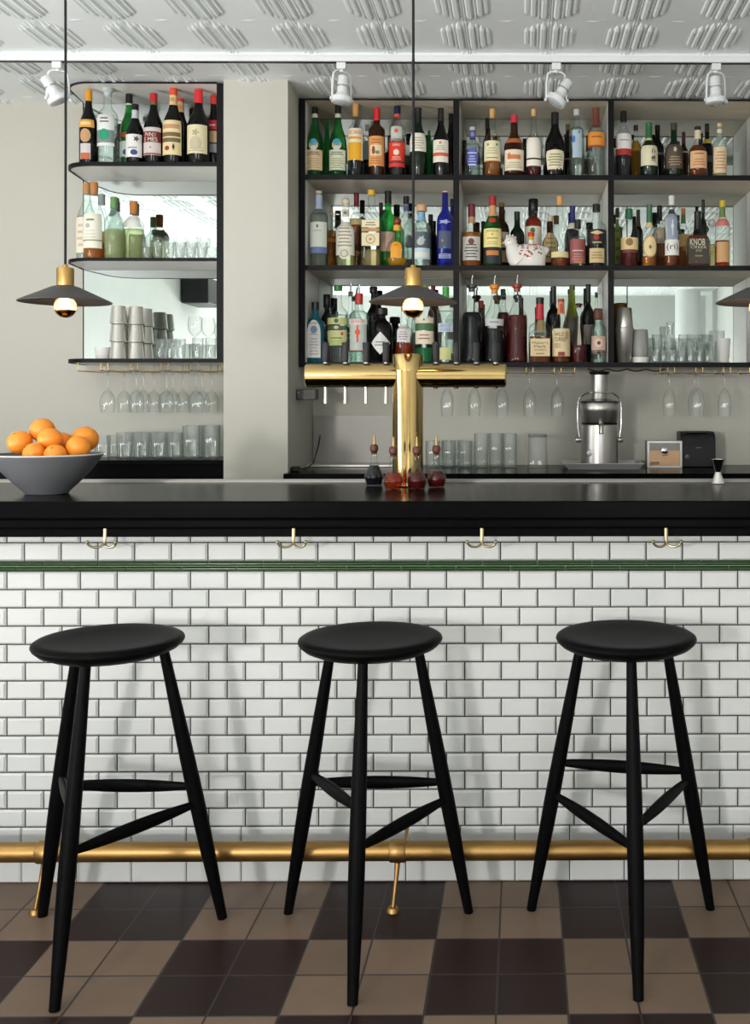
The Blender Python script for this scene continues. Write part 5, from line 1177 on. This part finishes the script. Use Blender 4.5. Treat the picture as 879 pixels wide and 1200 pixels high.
for a in ((438.5, 568.8, 'ink', 'first bitters bottle from the left, filled with black liquid'), (461, 573.6, 'ember', 'second bitters bottle from the left, with glowing orange red liquid'),
          (488.5, 573.2, 'red', 'third bitters bottle from the left, dark over amber, before the tower’s right edge'), (511.5, 571, 'red', 'fourth bitters bottle from the left, deep red, right of the brass tower')): bitters(*a)
# jigger
JGY = 3.235
jg = thing('jigger', 'steel double cone jigger at the right end of the bar top', 'jigger', (XA(841.5, JGY), JGY, ON))
MB().lathe([(.0205, 0), (.021, .001), (.0185, .006), (.0085, .036)], seg=32).build('lower_cup', mat('pale_steel', (226, 224, 220), .3, metal=.7), jg)
MB().lathe([(.0085, .0362), (.0205, .0755), (.0215, .077), (.0200, .0768), (.0075, .038), (1e-5, .037)], seg=32, caps=False).build('upper_cup', M_chrome, jg)
# fruit bowl
BY = 2.89; BX = XA(55, BY)
bw = thing('fruit_bowl', 'wide white bowl of oranges, its shade painted grey, at the left end of the bar', 'bowl', (BX, BY, ON))
MB().lathe([(.055, 0), (.058, .002), (.060, .006), (.085, .030), (.115, .062), (.140, .096), (.149, .108), (.150, .111), (.146, .1115), (.139, .102), (.112, .067), (.082, .036), (.05, .016), (1e-5, .013)], seg=64, caps=False).build('bowl_body', M_bowl, bw, 60)
MB().lathe([(.1492, .1085), (.1508, .1105), (.149, .1128), (.1455, .1122)], seg=64, caps=False).build('rim', mat('pale_rim', (206, 204, 200), .35), bw, 60)
OR = [('large orange at the right end of the fruit bowl', 98.7, 515.5, 2.925, .0370), ('orange in front of the large right hand orange', 87.5, 524.5, 2.868, .0330), ('reddish orange behind the front ones, centre of the bowl', 72.5, 518.5, 2.945, .0310),
      ('orange left of the front centre of the bowl', 57.5, 521.5, 2.86, .0335), ('orange at the top of the heap on the left edge', 46, 507, 2.925, .0345), ('orange low at the front of the bowl', 67, 529, 2.845, .0300), ('orange at the front left, cut by the edge', 44, 529, 2.84, .0300),
      ('orange at the back left of the fruit bowl, partly hidden', 28, 516, 2.90, .0340)]
placed = []
for lb, px, py, Y, r in OR:
    p = at(px, py, Y); placed.append([lb, Vector(p), r, True])
# the fruit beneath that carries the heap
for a in range(5):
    an = a*2*pi/5+.5
    placed.append(['orange lying deep in the fruit bowl', Vector((BX+.058*math.cos(an), BY+.058*math.sin(an), BT+.068)), .031, False])
for it in range(120):
    for i in range(len(placed)):
        for j in range(i+1, len(placed)):
            d = placed[j][1]-placed[i][1]; need = placed[i][2]+placed[j][2]-.0004
            if d.length < need:
                pu = d.normalized()*(need-d.length)
                wi, wj = (.15, .85) if placed[i][3] and not placed[j][3] else (.5, .5)
                placed[i][1] -= pu*wi; placed[j][1] += pu*wj
    for q_ in placed:  # keep inside the bowl wall
        dx_, dy_ = q_[1].x-BX, q_[1].y-BY; zz_ = q_[1].z-BT; rr_ = math.hypot(dx_, dy_)
        lim = .050+.100*max(0, min(1, (zz_-.015)/.095))**.8-q_[2]*.85
        if zz_ < .125 and rr_ > lim and rr_ > 1e-6:
            q_[1].x = BX+dx_/rr_*(lim); q_[1].y = BY+dy_/rr_*lim
        if zz_ < .016+q_[2]: q_[1].z = BT+.016+q_[2]
o0 = None
for i, (lb, p, r, vis) in enumerate(placed):
    t = thing('orange', lb, 'orange', p, random.uniform(0, 6), 'oranges in the grey bowl')
    if not vis: t['label'] = 'orange buried under the heap in the grey fruit bowl'
    t.rotation_euler = (random.uniform(-.8, .8), random.uniform(-.8, .8), random.uniform(0, 6))
    MB().ball((0, 0, 0), r, 32, (1, 1, .96)).build('peel', M_orange, t, 60)
    MB().lathe([(.0035, r*.945), (.003, r*.967), (1e-5, r*.965)], seg=8, caps=False).build('stem_end', mat('stem_scar', (120, 110, 50), .8), t)
